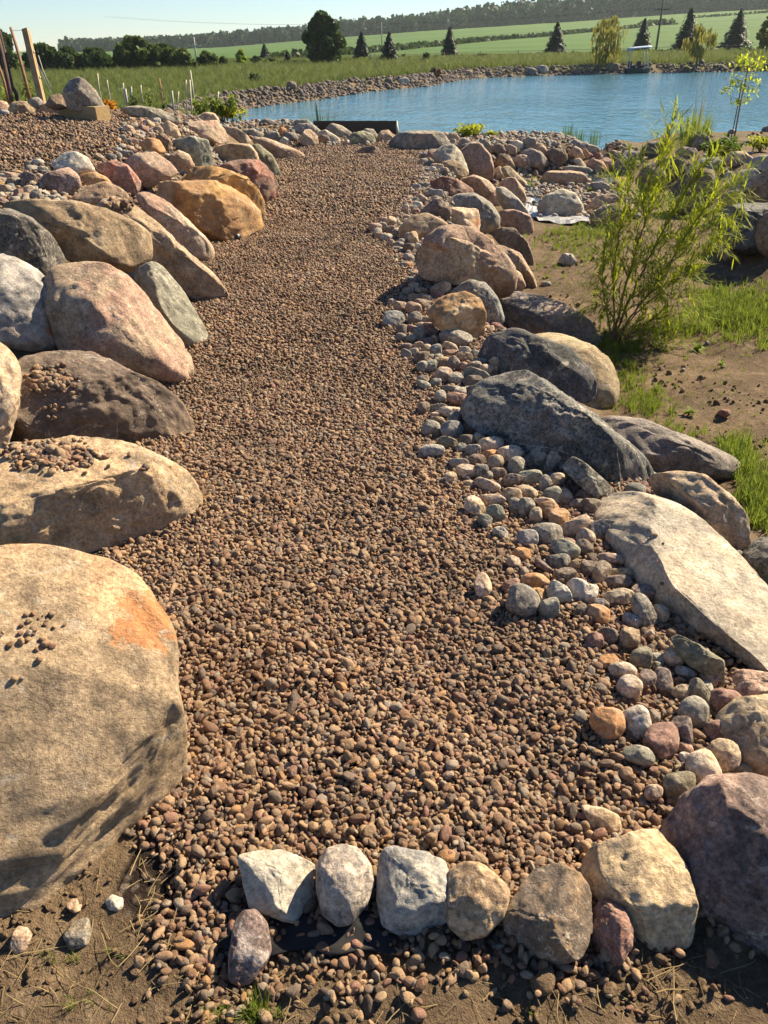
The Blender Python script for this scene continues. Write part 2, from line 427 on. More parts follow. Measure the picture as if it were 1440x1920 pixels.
ROCKS = []      # (object, ref, centre, size)
def rock(name, label, group, pts, colkey, style='round', sink=.25, seed=0, depth=None, thick=.85, facets=None, lift=0.0, ext=0.0, tint=None, cat='boulder', pal=None, level=None, rest=None, ct=None, rough=1.0, grow=1.03, desat=0.0, crack=None):
    P = np.array(pts, float)
    if ext:
        m = P[:, 1].min(); h = P[:, 1].max() - m
        k = np.clip((P[:, 1] - m) / h - .45, 0, 1) / .55
        P[:, 1] += ext * k
    rs = np.random.default_rng(seed + 1000)
    P = P.mean(0) + (P - P.mean(0)) * grow
    x, y = P[:, 0], P[:, 1]
    a = x * np.roll(y, -1) - np.roll(x, -1) * y
    A = a.sum() / 2
    c = np.array([((x + np.roll(x, -1)) * a).sum(), ((y + np.roll(y, -1)) * a).sum()]) / (6 * A)
    f = ray(*c); f = f / np.linalg.norm(f)
    r = CR - f * (CR @ f); r /= np.linalg.norm(r); u = np.cross(r, f); u = u / np.linalg.norm(u)
    if u @ CU < 0: u = -u
    # a long stone lies along its line of contact with the ground, so its outline plane is turned about the upright
    m = f
    if ct is not None:
        A = at(ct[0], ct[1]); B2 = at(ct[2], ct[3]); e = B2 - A
        psi = float(np.clip(math.atan2(e @ f, e @ r), -.95, .95))
        m = f * math.cos(psi) - r * math.sin(psi); r = r * math.cos(psi) + f * math.sin(psi)
    # outline on that plane, one metre off
    Q = []
    for q in P:
        d = ray(*q); d = d * ((f @ m) / (d @ m)) - f; Q.append((d @ r, d @ u))
    Q = np.array(Q)
    R = polar(Q, np.zeros(2)); R = psmooth(R, 3 if style == 'ang' else 7)
    hw = (Q[:, 0].max() - Q[:, 0].min()) / 2; hh = (Q[:, 1].max() - Q[:, 1].min()) / 2
    D = thick * (0.55 * min(hw, hh) + 0.45 * math.sqrt(hw * hh))
    nb = -Q[:, 1].min(); nt = Q[:, 1].max()
    ext_d = math.hypot(nb * u[2], D * m[2]); ext_u = math.hypot(nt * u[2], D * m[2])
    if depth is None:
        ds = np.geomspace(.7, 400, 1400); pc = CAM + ds[:, None] * f
        g = H(pc[:, 0], pc[:, 1], False) + lift if rest is None else np.full(len(ds), rest)
        s = pc[:, 2] - ds * ext_d - (g - sink * ds * (ext_d + ext_u))
        k = int(np.argmax(s < 0)); k = max(k, 1)
        t = s[k - 1] / (s[k - 1] - s[k]) if s[k - 1] != s[k] else 0
        dist = ds[k - 1] + t * (ds[k] - ds[k - 1])
    else: dist = depth
    C = CAM + dist * f
    px = math.sqrt(hw * hh) * FPX
    if level is None: level = 6 if px > 118 else 5 if px > 40 else 4 if px > 13 else 3
    V, F = ico(level)
    # directions: a (right), b (up), w (away)
    a_, b_, w_ = V[:, 0], V[:, 1], V[:, 2]
    sxy = np.hypot(a_, b_)
    th = np.arctan2(b_, a_) % (2 * np.pi); i = th / (2 * np.pi) * len(R); i0 = i.astype(int) % len(R); fr = i - np.floor(i)
    rad = R[i0] * (1 - fr) + R[(i0 + 1) % len(R)] * fr
    pw = {'round': .92, 'blk': .72, 'ang': .8, 'flat': .85}.get(style, .9)
    s2 = sxy ** pw; w2 = np.sign(w_) * np.abs(w_) ** pw
    persp = math.sqrt(max(.5, 1 - D * D)) 
    p = np.stack([np.cos(th) * s2 * rad * persp, np.sin(th) * s2 * rad * persp, w2 * D], 1) * dist    # local (r,u,f)
    B = np.stack([r, u, m])
    wp = p @ B                                   # world, about C
    size = dist * math.sqrt(hw * hh)
    # broad lumps
    so = rs.uniform(0, 100, 3)
    nrm = V @ B
    edge = np.clip(np.abs(w_) * 1.6, .25, 1)     # keep the outline
    amp = {'round': .055, 'blk': .07, 'ang': .06, 'flat': .06}.get(style, .06)
    lump = fbm(V * 1.3 + so, 3)
    wp = wp + nrm * (lump * amp * min(rough, 1.2) * size * edge)[:, None]
    # planes broken or worn flat
    planes = []
    if facets:
        for (n, k) in facets: planes.append((np.array(n, float) / np.linalg.norm(n), k))
    nrand = {'round': 5, 'blk': 6, 'ang': 8, 'flat': 4}.get(style, 3)
    tries = 0
    while nrand > 0 and tries < 200:
        tries += 1
        n = rs.normal(size=3); n /= np.linalg.norm(n)
        q = n @ (-f)
        if q < .58 or n[2] < -.3: continue
        planes.append((n, rs.uniform(.60, .84) if style in ('ang', 'blk') else rs.uniform(.70, .90))); nrand -= 1
    hard = {'round': .85, 'blk': .94, 'ang': .98, 'flat': .9}.get(style, .8)
    wav = fbm(V * 3.1 + so + 9, 3)
    for n, k in planes:
        dd = wp @ n; lim = dd.max() * k * (1 + .05 * wav)
        e = np.maximum(dd - lim, 0)
        wp = wp - n * (e * hard)[:, None]
    # surface relief
    q = wp / size
    rel = .028 * fbm(q * 2.4 + so + 3, 4, .58) + .015 * fbm(q * 7 + so, 3, .62) + (.006 * fbm(q * 21 + so, 2, .6) if level >= 5 else 0)
    if style == 'ang': rel = rel - .022 * np.maximum(0, .15 - np.abs(fbm(q * 1.7 + so + 30, 3)))/.15*.6
    else: rel = rel - .016 * np.maximum(0, .08 - np.abs(fbm(q * 1.3 + so + 30, 3)))/.08
    rel = rel * rough * (1.4 if style in ('ang', 'blk') else 1)
    wp = wp + nrm * (rel * size * (.5 + .5 * edge))[:, None]
    if crack is not None:
        a0 = (wp @ r) - crack * size + .16 * (wp @ u) + .05 * size * fbm(q * 1.8 + so + 50, 3)
        wp = wp - nrm * (.075 * size * np.exp(-(a0 / (.032 * size)) ** 2) * sstep(-.7, -.3, -(wp @ u) / size + .4))[:, None]
    me = mesh_np(name, wp, np.ascontiguousarray(F[:, ::-1]), ROCK)
    o = link(name, me); o.location = C
    pl = PAL[pal or colkey]
    j = 1 + rs.normal(0, .035, 3) * .5 + rs.normal(0, .07)
    base = tuple(np.clip(np.array(pl[0]) * j, .02, .7)); 
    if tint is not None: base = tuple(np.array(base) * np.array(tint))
    if desat:
        bb = np.array(base); base = tuple(bb * (1 - desat) + desat * bb.mean() * np.array([1.12, 1.0, .86]))
    o.color = (*base, 1)
    o['c2'] = [float(q) for q in np.array(pl[1]) * j]; o['stain'] = [float(q) for q in pl[2]]
    o['grain'] = float(pl[3]); o['stain_amt'] = float(pl[4]); o['band'] = float(pl[5]); o['crack'] = float(pl[6])
    o['tex'] = float(np.clip(.42 / max(size, .01), .55, 9))
    if label: tag(o, label, cat, group)
    return o, C, size

def P_(s):
    v = [float(q) for q in s.replace(';', ' ').replace(',', ' ').split()]
    return list(zip(v[::2], v[1::2]))
def ell(x, y, rx, ry, ang=0, seed=0, n=14, sq=2.35):
    rs = np.random.default_rng(seed); a = R_(ang); o = []
    ph = rs.uniform(0, 6.28, 3)
    for k in range(n):
        t = 2 * math.pi * k / n
        m = (abs(math.cos(t)) ** sq + abs(math.sin(t)) ** sq) ** (-1 / sq)
        m *= 1 + .07 * math.sin(2 * t + ph[0]) + .05 * math.sin(3 * t + ph[1]) + .025 * math.sin(5 * t + ph[2])
        X = m * rx * math.cos(t); Y = m * ry * math.sin(t)
        o.append((x + X * math.cos(a) - Y * math.sin(a), y + X * math.sin(a) + Y * math.cos(a)))
    return o

G_UP = 'boulders along the terrace side of the path'
G_DN = 'boulders along the basin side of the path'
G_END = 'stones closing the far end of the path'
G_STR = 'rocks around the stream bed'
G_BNK = 'boulders on the far bank of the basin'  # unseen ends of dark block and tall brown boulder lengthened to add shade
G_EDGE = 'edging stones at the foot of the path'
G_POST = 'stones in a row by the wooden posts'
# name | group | ref | colour | style | options | label | outline
T = '''
boulder|U|huge tan boulder|cream|blk|sink=.18 thick=.9 rough=.2 grow=1.06 tint=1.2,1.0,.86|huge tan speckled boulder at the foot of the path with an orange stained corner|-60 1035 60 1022 150 1040 215 1060 268 1100 285 1145 312 1185 320 1240 316 1290 338 1380 341 1440 330 1490 290 1545 240 1590 190 1640 120 1690 60 1725 0 1742 -90 1745 -160 1600 -180 1300 -140 1100
boulder|U|flat-topped tan slab|cream|ang|sink=.25 thick=1.05 rough=.7 tint=.96,.88,.78|flat-topped tan slab with pebbles scattered on it, behind the huge tan boulder|-70 850 30 822 130 812 240 830 310 862 350 885 385 935 400 950 398 990 385 1003 340 1018 300 1030 262 1055 215 1062 130 1058 0 1050 -80 1040
boulder|U|cream boulder cut by the frame|cream|blk|sink=.2|narrow piece of a cream boulder cut off by the picture edge above the flat slab|-110 660 -20 638 15 655 38 690 36 740 25 800 5 850 -40 900 -120 860
boulder|U|dark brown slab|brown|ang|sink=.2 thick=.9|low dark brown slab with pale scratches and a hollow full of pebbles|-20 730 50 665 110 655 175 658 230 690 300 720 340 750 362 795 360 830 345 858 310 858 250 838 150 825 40 825 -20 815
boulder|U|big pink boulder|pink|round|sink=.18 crack=1 ct=280,715,364,712|big rounded pink and tan boulder with a long crack beside the dark brown slab|86 520 110 498 150 490 200 495 245 520 270 555 300 590 340 640 362 680 364 705 348 725 320 722 280 712 235 700 190 690 130 680 105 620 90 560
boulder|U|grey-green slab|green|flat|sink=.15 thick=.7|smooth grey-green slab leaning behind the big pink boulder at the gravel edge|250 510 285 490 305 500 340 540 370 590 392 630 385 645 362 662 340 652 290 600 262 555
boulder|U|striped grey boulder|striped|round|sink=.2|pale grey mottled boulder with an orange lichen spot on its side|-60 490 0 475 30 480 75 510 105 560 125 615 122 645 100 660 60 662 20 655 -30 662 -80 600
boulder|U|charcoal boulder|dark|ang|sink=.3 lift=.25|charcoal grey boulder wedged above the pale grey one with the orange spot|-30 395 20 393 60 410 95 440 132 487 110 510 88 522 60 505 0 485 -50 460
boulder|U|long tan boulder|tan|round|sink=.2 lift=.22 thick=1|long tan boulder lying lengthwise with rusty streaks, above the big pink boulder|-30 385 40 376 130 376 200 393 250 415 280 440 284 480 265 500 245 512 210 500 150 495 130 490 95 450 60 415 0 400
boulder|U|slanting tan boulder|pinktan|blk|sink=.18 ct=340,580,425,570|slanting tan and pink boulder whose tip reaches the gravel past the grey-green slab|185 385 225 365 260 385 290 420 330 460 385 510 415 540 425 555 415 570 375 572 340 555 285 510 245 470 210 430
boulder|U|pinkish back boulder|pinktan|round|sink=.2 tint=1,1.08,1.05|smooth pinkish tan boulder tucked behind the slanting tan boulder|250 365 275 360 310 375 350 410 395 455 402 475 395 495 370 490 330 460 290 420
boulder|U|ochre boulder|ochre|ang|sink=.15 thick=.95 ct=395,462,466,437|big craggy ochre boulder with grey and white patches|275 355 310 332 350 326 400 345 440 370 460 400 466 435 440 447 410 463 392 452 365 430 325 395 298 375
boulder|U|ochre companion|ochre|blk|sink=.18 ct=455,430,475,408|smoother yellow-brown boulder hugging the back of the big craggy ochre boulder|343 318 380 308 420 325 450 350 470 380 475 405 465 432 452 425 430 400 380 350
boulder|U|red block|red|ang|sink=.15 ct=468,392,500,377|blocky pink and red boulder with a flat face, past the ochre boulders|400 308 440 302 475 300 490 325 498 350 500 375 480 392 468 388 440 360 412 330
boulder|U|dark-faced tan boulder|tan|blk|sink=.2|tan block-shaped boulder right behind the blocky red boulder|398 278 430 268 470 272 482 288 490 312 488 330 470 325 440 318 402 312
boulder|U|olive boulder|olive|round|sink=.15 crack=.15|dark olive boulder with a deep groove at the gravel edge behind the red block|455 275 485 270 510 290 525 320 527 330 500 337 488 318 472 298
boulder|U|dull grey boulder|green|blk|sink=.2|dull grey block-shaped boulder among tan ones at mid terrace|322 262 360 256 390 262 400 300 398 318 365 314 335 300 322 282
boulder|U|round pale pink boulder|pinktan|round|sink=.2|round pale pink boulder below the dull grey block|312 295 335 281 355 290 365 312 345 328 320 325
boulder|U|pink-grey dome|pinktan|round|sink=.2 lift=.1|pink and grey domed boulder next to the rose-red jagged one|230 305 255 288 290 285 320 305 335 325 310 340 275 354 253 342
boulder|U|broad pink boulder|pink|blk|sink=.2 tint=1.1,1.1,1.08|broad pale pink boulder with a sloping smooth top near the garden|325 240 358 227 410 225 425 240 433 260 420 270 395 266 340 262
boulder|U|orange-brown rock|orange|round|sink=.2 tint=.8,.9,1.2|orange-brown rounded rock beside a dark brown wedge-shaped one|250 278 275 258 300 262 312 285 290 293 262 294
boulder|U|brown wedge|brown|ang|sink=.2 tint=1.2,1,.9|dark brown wedge-shaped rock against the orange-brown rock|290 255 308 250 322 265 318 283 305 289 294 275
boulder|U|pale yellow cobble|cream|round|sink=.2|pale yellow egg-shaped boulder near the crest of the terrace|298 238 315 226 330 235 340 255 322 262 302 254
boulder|U|pale dome|cream|round|sink=.3|pale smooth dome peeping over the broad pink boulder|353 226 385 210 402 212 414 230 380 238
boulder|U|long grey rock|grey|flat|sink=.3|long low grey rock on the crest of the terrace in front of the garden|215 203 260 198 300 205 345 225 332 236 290 228 240 214
boulder|U|grey-cream dome|pale|round|sink=.2|grey and cream domed boulder sitting in the heap of small stones|95 305 115 287 140 283 165 295 180 322 150 332 110 328
boulder|U|brown-pink block|purple|blk|sink=.2 tint=1.35,1.35,1.25|brownish pink block among the small stones below the grey and cream dome|67 345 85 325 130 313 148 330 153 350 130 367 95 370 70 362
boulder|U|grainy tan boulder|tan|round|sink=.25 lift=.08|grainy tan boulder lying low behind the long tan boulder|118 384 160 350 200 340 230 355 247 372 215 388 150 392
boulder|U|orange-tan rock|orange|round|sink=.2 tint=.85,1,1.3|orange-tan rock between the brownish pink block and the rose-red rock|148 328 175 322 200 332 215 350 180 356 150 354
boulder|U|rose-red rock|red|ang|sink=.2 tint=1.2,1.3,1.3|jagged rose-red rock with glittering pale edges|178 310 215 300 240 310 265 340 262 357 248 367 225 354 195 338
boulder|U|tongue-shaped boulder|pinktan|round|sink=.2 tint=.85,.85,.85 ct=510,302,580,299|long tongue-shaped pinkish boulder running down onto the far gravel|470 260 495 257 530 270 565 285 582 298 550 305 510 300 485 280
boulder|U|banded pink rock|pink|blk|sink=.2|banded pink rock between the broad pink boulder and the tongue-shaped one|423 237 445 240 465 255 474 268 445 270 428 262
boulder|U|grey hump|grey|round|sink=.3|grey humped rock behind the banded pink rock|452 246 475 240 492 250 500 262 470 264
boulder|P|cap boulder|grey|ang|depth=10.7 ext=12 sink=.12 thick=.95 tint=1.2,1.1,1|pointed grey-pink boulder standing behind the sawn timber block|116 172 130 150 145 143 160 150 180 170 202 198 160 199 128 195
boulder|P|row stone a|tan|round|sink=.2|round tan stone, bigger of the two beside the timber block|15 205 22 192 40 189 58 192 67 205 62 217 40 219 20 217
boulder|P|row stone b|pinktan|round|sink=.2|speckled pinkish stone touching the end of the timber block|65 205 75 194 95 192 110 200 112 213 90 219 68 216
boulder|P|row stone c|pinktan|round|sink=.2|pinkish stone cut by the picture edge at the foot of the dark posts|-25 200 -5 188 12 190 20 200 16 212 -10 215
boulder|P|row stone d|brown|round|depth=10.9 ext=10 tint=1.2,1.1,1|brown pointed stone between the square post and the pointed boulder|83 192 95 180 110 175 122 183 129 194 105 197
boulder|P|row stone e|grey|round|depth=10.6 ext=10|low brownish stone behind the round tan stone at the post foot|50 190 60 183 72 182 83 190 70 196
boulder|P|row stone f|blue|round|sink=.25|small blue-grey stone half hidden below the dark posts|-10 212 5 205 17 208 18 218 0 221
boulder|E|end dark low|dark|round|sink=.3 tint=1.6,1.5,1.4|low dark stone at the water in front of the long timber|480 232 498 221 515 227 518 236 498 238
boulder|E|end slate hump|dark|round|sink=.25 tint=1.7,1.7,1.7|slate-dark hump behind the grey rounded stone at the path end|543 236 556 224 575 223 588 232 580 242 555 242
boulder|E|end grey round|grey|round|sink=.2|grey rounded stone left of the tall clump of water grass|543 244 560 231 585 232 603 246 595 254 560 254
boulder|E|end pointed tan|cream|ang|sink=.15|pointed cream stone standing upright at the far gravel edge|561 262 572 243 582 241 595 255 597 270 580 276 565 271
boulder|E|end white slope|white|round|sink=.2 tint=.9,.88,.8|whitish sloping stone next to the pointed cream stone|595 248 610 243 628 253 642 266 620 271 600 266
boulder|E|end brown small|brown|round|sink=.2 tint=1.4,1.3,1.1|small brown stone under the whitish sloping stone|594 262 603 252 616 255 620 268 606 272
boulder|E|end tan grey|grey|round|sink=.2 tint=1.15,1.1,1|tan-grey sloping stone in front of the black rock|610 240 622 231 640 235 662 249 650 260 630 262 615 254
boulder|E|end black|black|ang|sink=.2|jagged black rock at the foot of the tall water grass|604 230 622 217 645 226 670 235 678 244 660 249 640 246 620 240
boulder|E|end green dome|olive|round|sink=.2 tint=1.5,1.55,1.5|greenish tan dome in the middle of the far end stones|643 266 660 250 680 245 700 252 706 269 680 275 655 274
boulder|E|end dome back|grey|round|sink=.2|brown-grey dome behind the greenish tan dome|672 255 685 241 700 242 710 256 708 266 685 268
boulder|E|end cleft|pink|blk|sink=.2 tint=.7,.75,.75|grey and pink cleft stone under the white stake|706 258 714 245 728 243 742 256 738 268 715 270
boulder|E|end pebble|pinktan|round|sink=.2|tiny pinkish stone before the greenish tan dome|644 268 651 261 660 266 658 275 647 275
boulder|E|lone path stone|brown|blk|sink=.3 tint=1.1,1.1,1.1|low brown stone poking alone out of the gravel at the far end|661 287 680 276 700 273 712 280 721 292 690 295 668 292
boulder|E|end dark small|dark|round|sink=.2 tint=1.5,1.4,1.4|small dark stone between the grey rounded and the pale ball stone|526 256 536 247 552 249 560 258 555 268 535 266
boulder|E|end pale ball|white|round|sink=.2 tint=.9,.9,.9|small whitish ball-shaped stone at the edge of the far gravel|522 264 532 256 543 262 543 271 530 272
boulder|E|end grey block|grey|blk|sink=.2|grey block-shaped stone beside the tongue-shaped boulder|493 255 505 244 522 248 526 260 510 264 497 263
boulder|E|end rust stone|orange|round|sink=.2 tint=.65,.6,.7|rust-brown stone beside the long timber|519 248 528 237 536 241 538 251 527 255
boulder|E|broad grey slab|grey|blk|sink=.2 thick=.9 tint=1.1,1.05,1|broad flat-topped grey boulder at the far corner of the path|718 270 745 250 770 243 815 241 832 250 845 272 820 282 795 286 758 282
boulder|E|tan egg|tan|round|sink=.2|tan egg-shaped stone beside the yellow-green bush|835 260 843 249 856 249 864 262 855 270 840 270
boulder|D|pale ridge boulder|pale|blk|sink=.18|pale boulder with a lit ridge and a red stone at its foot|810 290 830 272 850 270 865 285 875 310 881 330 860 330 835 312 815 300
boulder|D|tan low boulder|tan|round|sink=.2|low tan boulder below the pale ridged boulder|828 303 850 300 868 310 882 328 850 336 830 325
boulder|D|tall brown boulder|pinktan|round|sink=.15 thick=.95 tint=.78,.78,.76|tall rounded brown-grey boulder standing over the stream cobbles|857 288 880 268 900 268 920 290 927 320 923 340 905 338 880 332 865 310
boulder|D|cap stone|grey|flat|sink=.2 lift=.3|flat grey-pink stone behind the tall rounded brown boulder|856 276 885 265 905 270 908 284 870 290
boulder|D|grey nub|grey|round|sink=.2|small grey stone between the bush and the tall brown boulder|858 268 868 258 880 260 886 272 875 278 862 277
boulder|D|pointed grey|grey|ang|sink=.2|pointed grey stone leaning toward the pond behind the tall brown boulder|896 268 908 259 920 272 926 288 910 290
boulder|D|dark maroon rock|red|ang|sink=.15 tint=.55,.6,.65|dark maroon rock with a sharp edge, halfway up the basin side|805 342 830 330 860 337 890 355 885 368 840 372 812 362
boulder|D|pink humped boulder|pink|round|sink=.18|pink humped boulder behind the dark maroon rock|862 337 890 328 915 338 935 360 941 388 930 394 905 382 882 360
boulder|D|pale sloping boulder|pale|round|sink=.2|pale boulder sloping into the stream, past the pink humped boulder|928 352 945 350 970 370 990 395 996 412 975 412 948 400 936 378
boulder|D|big grey egg|grey|round|sink=.15 thick=1|big smooth grey egg-shaped boulder midway along the path|830 380 860 364 890 362 920 380 938 407 935 427 905 440 868 430 842 405
boulder|D|dark fin|purple|ang|sink=.2 tint=.75,.75,.75|dark pointed fin-shaped rock behind the sawn-looking pale block|788 398 815 371 830 375 848 395 842 412 818 410
boulder|D|pale facet block|cream|ang|sink=.2 tint=.95,.92,.9|pale block with flat facets and a red edge before the grey egg|820 397 850 389 895 387 902 405 898 437 880 445 850 435 828 415
boulder|D|tan wrinkled boulder|tan|round|sink=.2|wrinkled tan boulder surrounded by small blue-grey stones|746 430 770 405 800 399 830 412 846 428 825 446 790 462 758 455
boulder|D|brown shoulder|pinktan|blk|sink=.2 tint=.75,.72,.72|brown-pink boulder on the stream side of the big grey egg|933 396 965 393 995 405 1001 425 998 445 970 444 942 432
boulder|D|dark crag|brown|ang|sink=.2|dark brown crag with a pointed top over the sandy basin|916 436 940 425 965 428 990 455 1001 490 998 508 972 492 938 460
boulder|D|arched pink boulder|pinktan|round|sink=.15 ext=12 ct=832,480,936,550|arched pinkish boulder wrapping the back of the big pink-faced one|808 446 840 422 865 425 900 455 930 500 946 530 936 548 905 540 865 500 832 470
boulder|D|pink-faced boulder|pink|ang|sink=.15 thick=.9 tint=1.12,1.05,1 ct=772,514,925,550|big pink-faced boulder with a rough broken front, casting a shadow onto gravel|771 478 790 460 820 446 850 448 890 470 920 500 933 532 925 550 880 545 830 528 790 515
boulder|D|grey-pink loaf|pinktan|round|sink=.2 tint=.9,.9,.9|grey-pink loaf-shaped boulder overlooking the sand|910 466 940 460 975 475 1000 515 1008 547 985 550 956 525 926 495
boulder|D|pink small loaf|pink|round|sink=.2|smaller pink rounded boulder under the grey-pink loaf|930 508 950 499 975 510 987 536 970 552 940 548
boulder|D|dark speckled hump|dark|round|sink=.15 tint=1.9,1.7,1.5|dark brown speckled hump behind the yellow boulder|843 548 880 524 910 530 935 560 946 600 930 618 900 612 868 580
boulder|D|yellow boulder|ochre|ang|sink=.15 tint=1.12,1.25,1.7|bright yellow-tan craggy boulder beside the cobbles|799 582 830 555 870 546 900 560 912 590 909 640 895 654 868 645 838 628 812 608
boulder|D|banded boulder|gneiss|round|sink=.2 thick=.9 ct=940,610,1121,674|large boulder banded grey, pink and rust beside the willow shrub|930 552 970 541 1020 553 1080 580 1110 605 1128 640 1121 672 1088 665 1038 650 985 640 942 605
boulder|D|black boulder|black|ang|sink=.28 thick=.8 tint=1.15,1.2,1.15 ct=905,680,1060,765|black angular boulder with thin pale veins|904 672 920 630 960 614 1000 630 1060 650 1100 690 1116 730 1105 757 1060 758 1000 738 938 705
boulder|D|tan back boulder|tan|round|sink=.2 ct=1075,730,1130,772|smooth tan boulder showing behind the black angular boulder|1000 630 1040 625 1085 645 1117 690 1136 742 1130 770 1108 772 1075 725 1040 670
boulder|D|dark speckled boulder|dark|blk|sink=.32 thick=.66 tint=1.0,1.02,1.05 ct=890,795,1215,938|large dark grey speckled boulder with a bright ridge line|882 762 910 720 960 695 1010 693 1060 710 1110 760 1160 820 1210 890 1238 935 1200 950 1130 915 1070 872 1000 840 930 815 888 792
boulder|D|dark wedge|dark|ang|sink=.15 tint=.95,.9,.8|dark wedge-shaped rock leaning against the large dark speckled boulder|1055 877 1075 855 1100 870 1162 925 1147 950 1100 925
boulder|D|grey basin boulder|grey|round|sink=.2 thick=.9 tint=.9,.9,.92 ct=1140,845,1375,925|long mottled grey boulder on the sand behind the dark speckled one|1110 775 1170 773 1240 800 1310 835 1360 870 1384 897 1375 922 1330 915 1270 905 1210 895 1150 840
boulder|D|pink-tan basin boulder|pinktan|blk|sink=.2 ct=1235,960,1395,1040|pinkish tan boulder with a rough top between grass and the pale slab|1212 892 1260 885 1320 890 1365 930 1395 965 1405 1012 1395 1038 1350 1035 1295 1005 1245 945
boulder|D|pale slab|pale|flat|rough=.45 sink=.34 thick=.55 tint=1.2,1.1,1.0 ct=1165,1015,1400,1264|huge smooth pale slab sloping down beside the cobbles|1130 952 1160 925 1200 925 1245 945 1300 985 1360 1040 1440 1110 1530 1190 1560 1290 1440 1270 1390 1262 1330 1228 1262 1192 1245 1135 1210 1088 1160 1010
boulder|D|pink ledge|pink|blk|sink=.2|rough pink ledge sticking out under the huge pale slab|1352 1258 1400 1255 1500 1270 1520 1330 1430 1325 1365 1305
boulder|D|dark edge boulder|dark|round|sink=.2|dark boulder cut by the picture edge behind the huge pale slab|1386 1042 1420 1010 1490 1003 1530 1060 1520 1130 1440 1110 1400 1072
boulder|D|sandy rock|tan|round|sink=.2 tint=1,1.02,1.05|sandy grey-tan rock directly above the purple-brown boulder|1340 1345 1380 1310 1440 1303 1530 1330 1540 1460 1440 1475 1395 1450 1362 1405
boulder|D|purple boulder|purple|round|sink=.18 thick=.95 tint=1.1,1.1,1.05 ct=1283,1630,1340,1745|large purple-brown boulder with coarse white speckles at the path foot|1275 1575 1290 1540 1340 1475 1385 1452 1440 1465 1545 1520 1570 1680 1500 1790 1420 1778 1340 1738 1300 1682 1283 1622
boulder|D|thin slate|olive|ang|sink=.15 tint=.75,.8,.85 thick=.8|thin dark slate standing on edge against the huge pale slab|1255 1197 1270 1189 1312 1210 1357 1238 1358 1290 1345 1296 1330 1272 1288 1246
rock|S|stream flat tan|pinktan|flat|sink=.2 tint=.9,.85,.8|wide flat-topped tan rock in the middle of the stream bed|1011 338 1030 318 1070 315 1095 325 1108 344 1080 350 1030 350
rock|S|stream pale egg|pale|round|sink=.15 tint=1.08,1.05,1|big pale egg-shaped rock on the pond liner|1006 387 1025 365 1055 354 1078 362 1093 385 1098 406 1060 411 1014 408
rock|S|stream tan slope|pinktan|round|sink=.2 tint=.85,.82,.78|tan rock behind the red-brown one beside the willow|1096 391 1120 367 1150 362 1167 376 1152 390 1110 402
rock|S|stream red-brown|pink|blk|sink=.15 tint=.72,.7,.66|red-brown block next to the big pale egg rock|1104 407 1130 385 1170 378 1190 391 1182 412 1150 428 1114 430
rock|S|stream small oval|grey|round|sink=.2|grey oval rock with a green sprout beside the stream|1098 352 1110 342 1130 340 1147 350 1140 362 1112 363
rock|S|stream pink pebble|pink|round|sink=.1|small pink rock leaning on the big pale egg rock|1008 396 1015 387 1025 392 1025 403 1012 405
rock|S|stream brown block|purple|blk|sink=.15 tint=.85,.85,.75|flat-topped dark brown block at the shore cobbles|1024 283 1037 278 1052 279 1064 300 1050 312 1030 302
rock|S|shore cream wedge|cream|blk|sink=.2|cream wedge beside the flat-topped dark brown block|1049 284 1058 280 1066 296 1062 303 1053 300
rock|S|shore tan dome|pinktan|round|sink=.2 tint=.85,.82,.75|tan dome under the bulrushes|1065 286 1078 273 1090 280 1097 298 1080 301
rock|S|shore pink slab|pink|ang|sink=.2|pink slab standing between the tan dome and the dark red brick-like rock|1090 280 1098 277 1107 290 1106 298 1096 297
rock|S|shore grey flat|grey|flat|sink=.2|long flat grey rock at the waterline below the bulrushes|1072 273 1100 269 1122 275 1126 287 1100 288
rock|S|shore dark red|red|blk|sink=.2 tint=.65,.7,.7|dark red brick-like rock at the waterline|1105 287 1116 284 1127 290 1126 301 1108 301
rock|S|shore orange loaf|pinktan|round|sink=.2 tint=.95,.8,.62|orange-tan loaf-shaped rock beside the stream mouth|1095 307 1110 297 1130 302 1141 319 1120 325 1100 321
rock|S|shore pink loaf|pink|round|sink=.2|pinkish rock touching the orange-tan loaf|1124 302 1136 294 1150 301 1157 316 1146 322 1130 314
rock|S|shore cream tongue|cream|round|sink=.2|pale tongue-shaped rock pointing into the stream|1073 298 1088 296 1100 312 1104 322 1090 322
rock|S|shore grey plate|grey|flat|sink=.3|thin grey plate lying across the stream|1048 316 1070 310 1100 313 1117 322 1100 328 1065 324
rock|S|shore brown strip|brown|flat|sink=.25 tint=1.3,1.2,1.1|low brown rock at the far edge of the stream mouth|1130 291 1148 281 1166 285 1172 298 1150 302
rock|S|shore dark triangle|dark|ang|sink=.15 tint=1.4,1.3,1.3|tall dark grey rock with a sloping side at the stream mouth|1139 328 1160 295 1176 282 1194 284 1192 314 1175 334
rock|S|shore slate tip|blue|round|sink=.2 tint=.7,.7,.7|small slate-grey rock in the bulrushes|1067 271 1076 261 1088 266 1090 276 1075 278
rock|S|upstream block|brown|blk|sink=.2 tint=1.2,1.15,1.1|brown-grey block behind the pale sloping stones by the water|920 281 932 269 944 271 950 288 936 292
rock|S|upstream pink|pink|round|sink=.2 tint=.85,.85,.85|small pink rock between two grey ones at the shore|944 279 956 270 969 276 969 290 950 291
rock|S|upstream pale|white|round|sink=.2 tint=.9,.86,.78|whitish rounded rock at the shore|956 272 969 262 982 268 981 286 962 286
rock|S|upstream grey|grey|blk|sink=.2 tint=.85,.85,.85|grey block on the shore beside the low yellow plants|976 266 990 256 1004 259 1008 275 1000 284 980 280
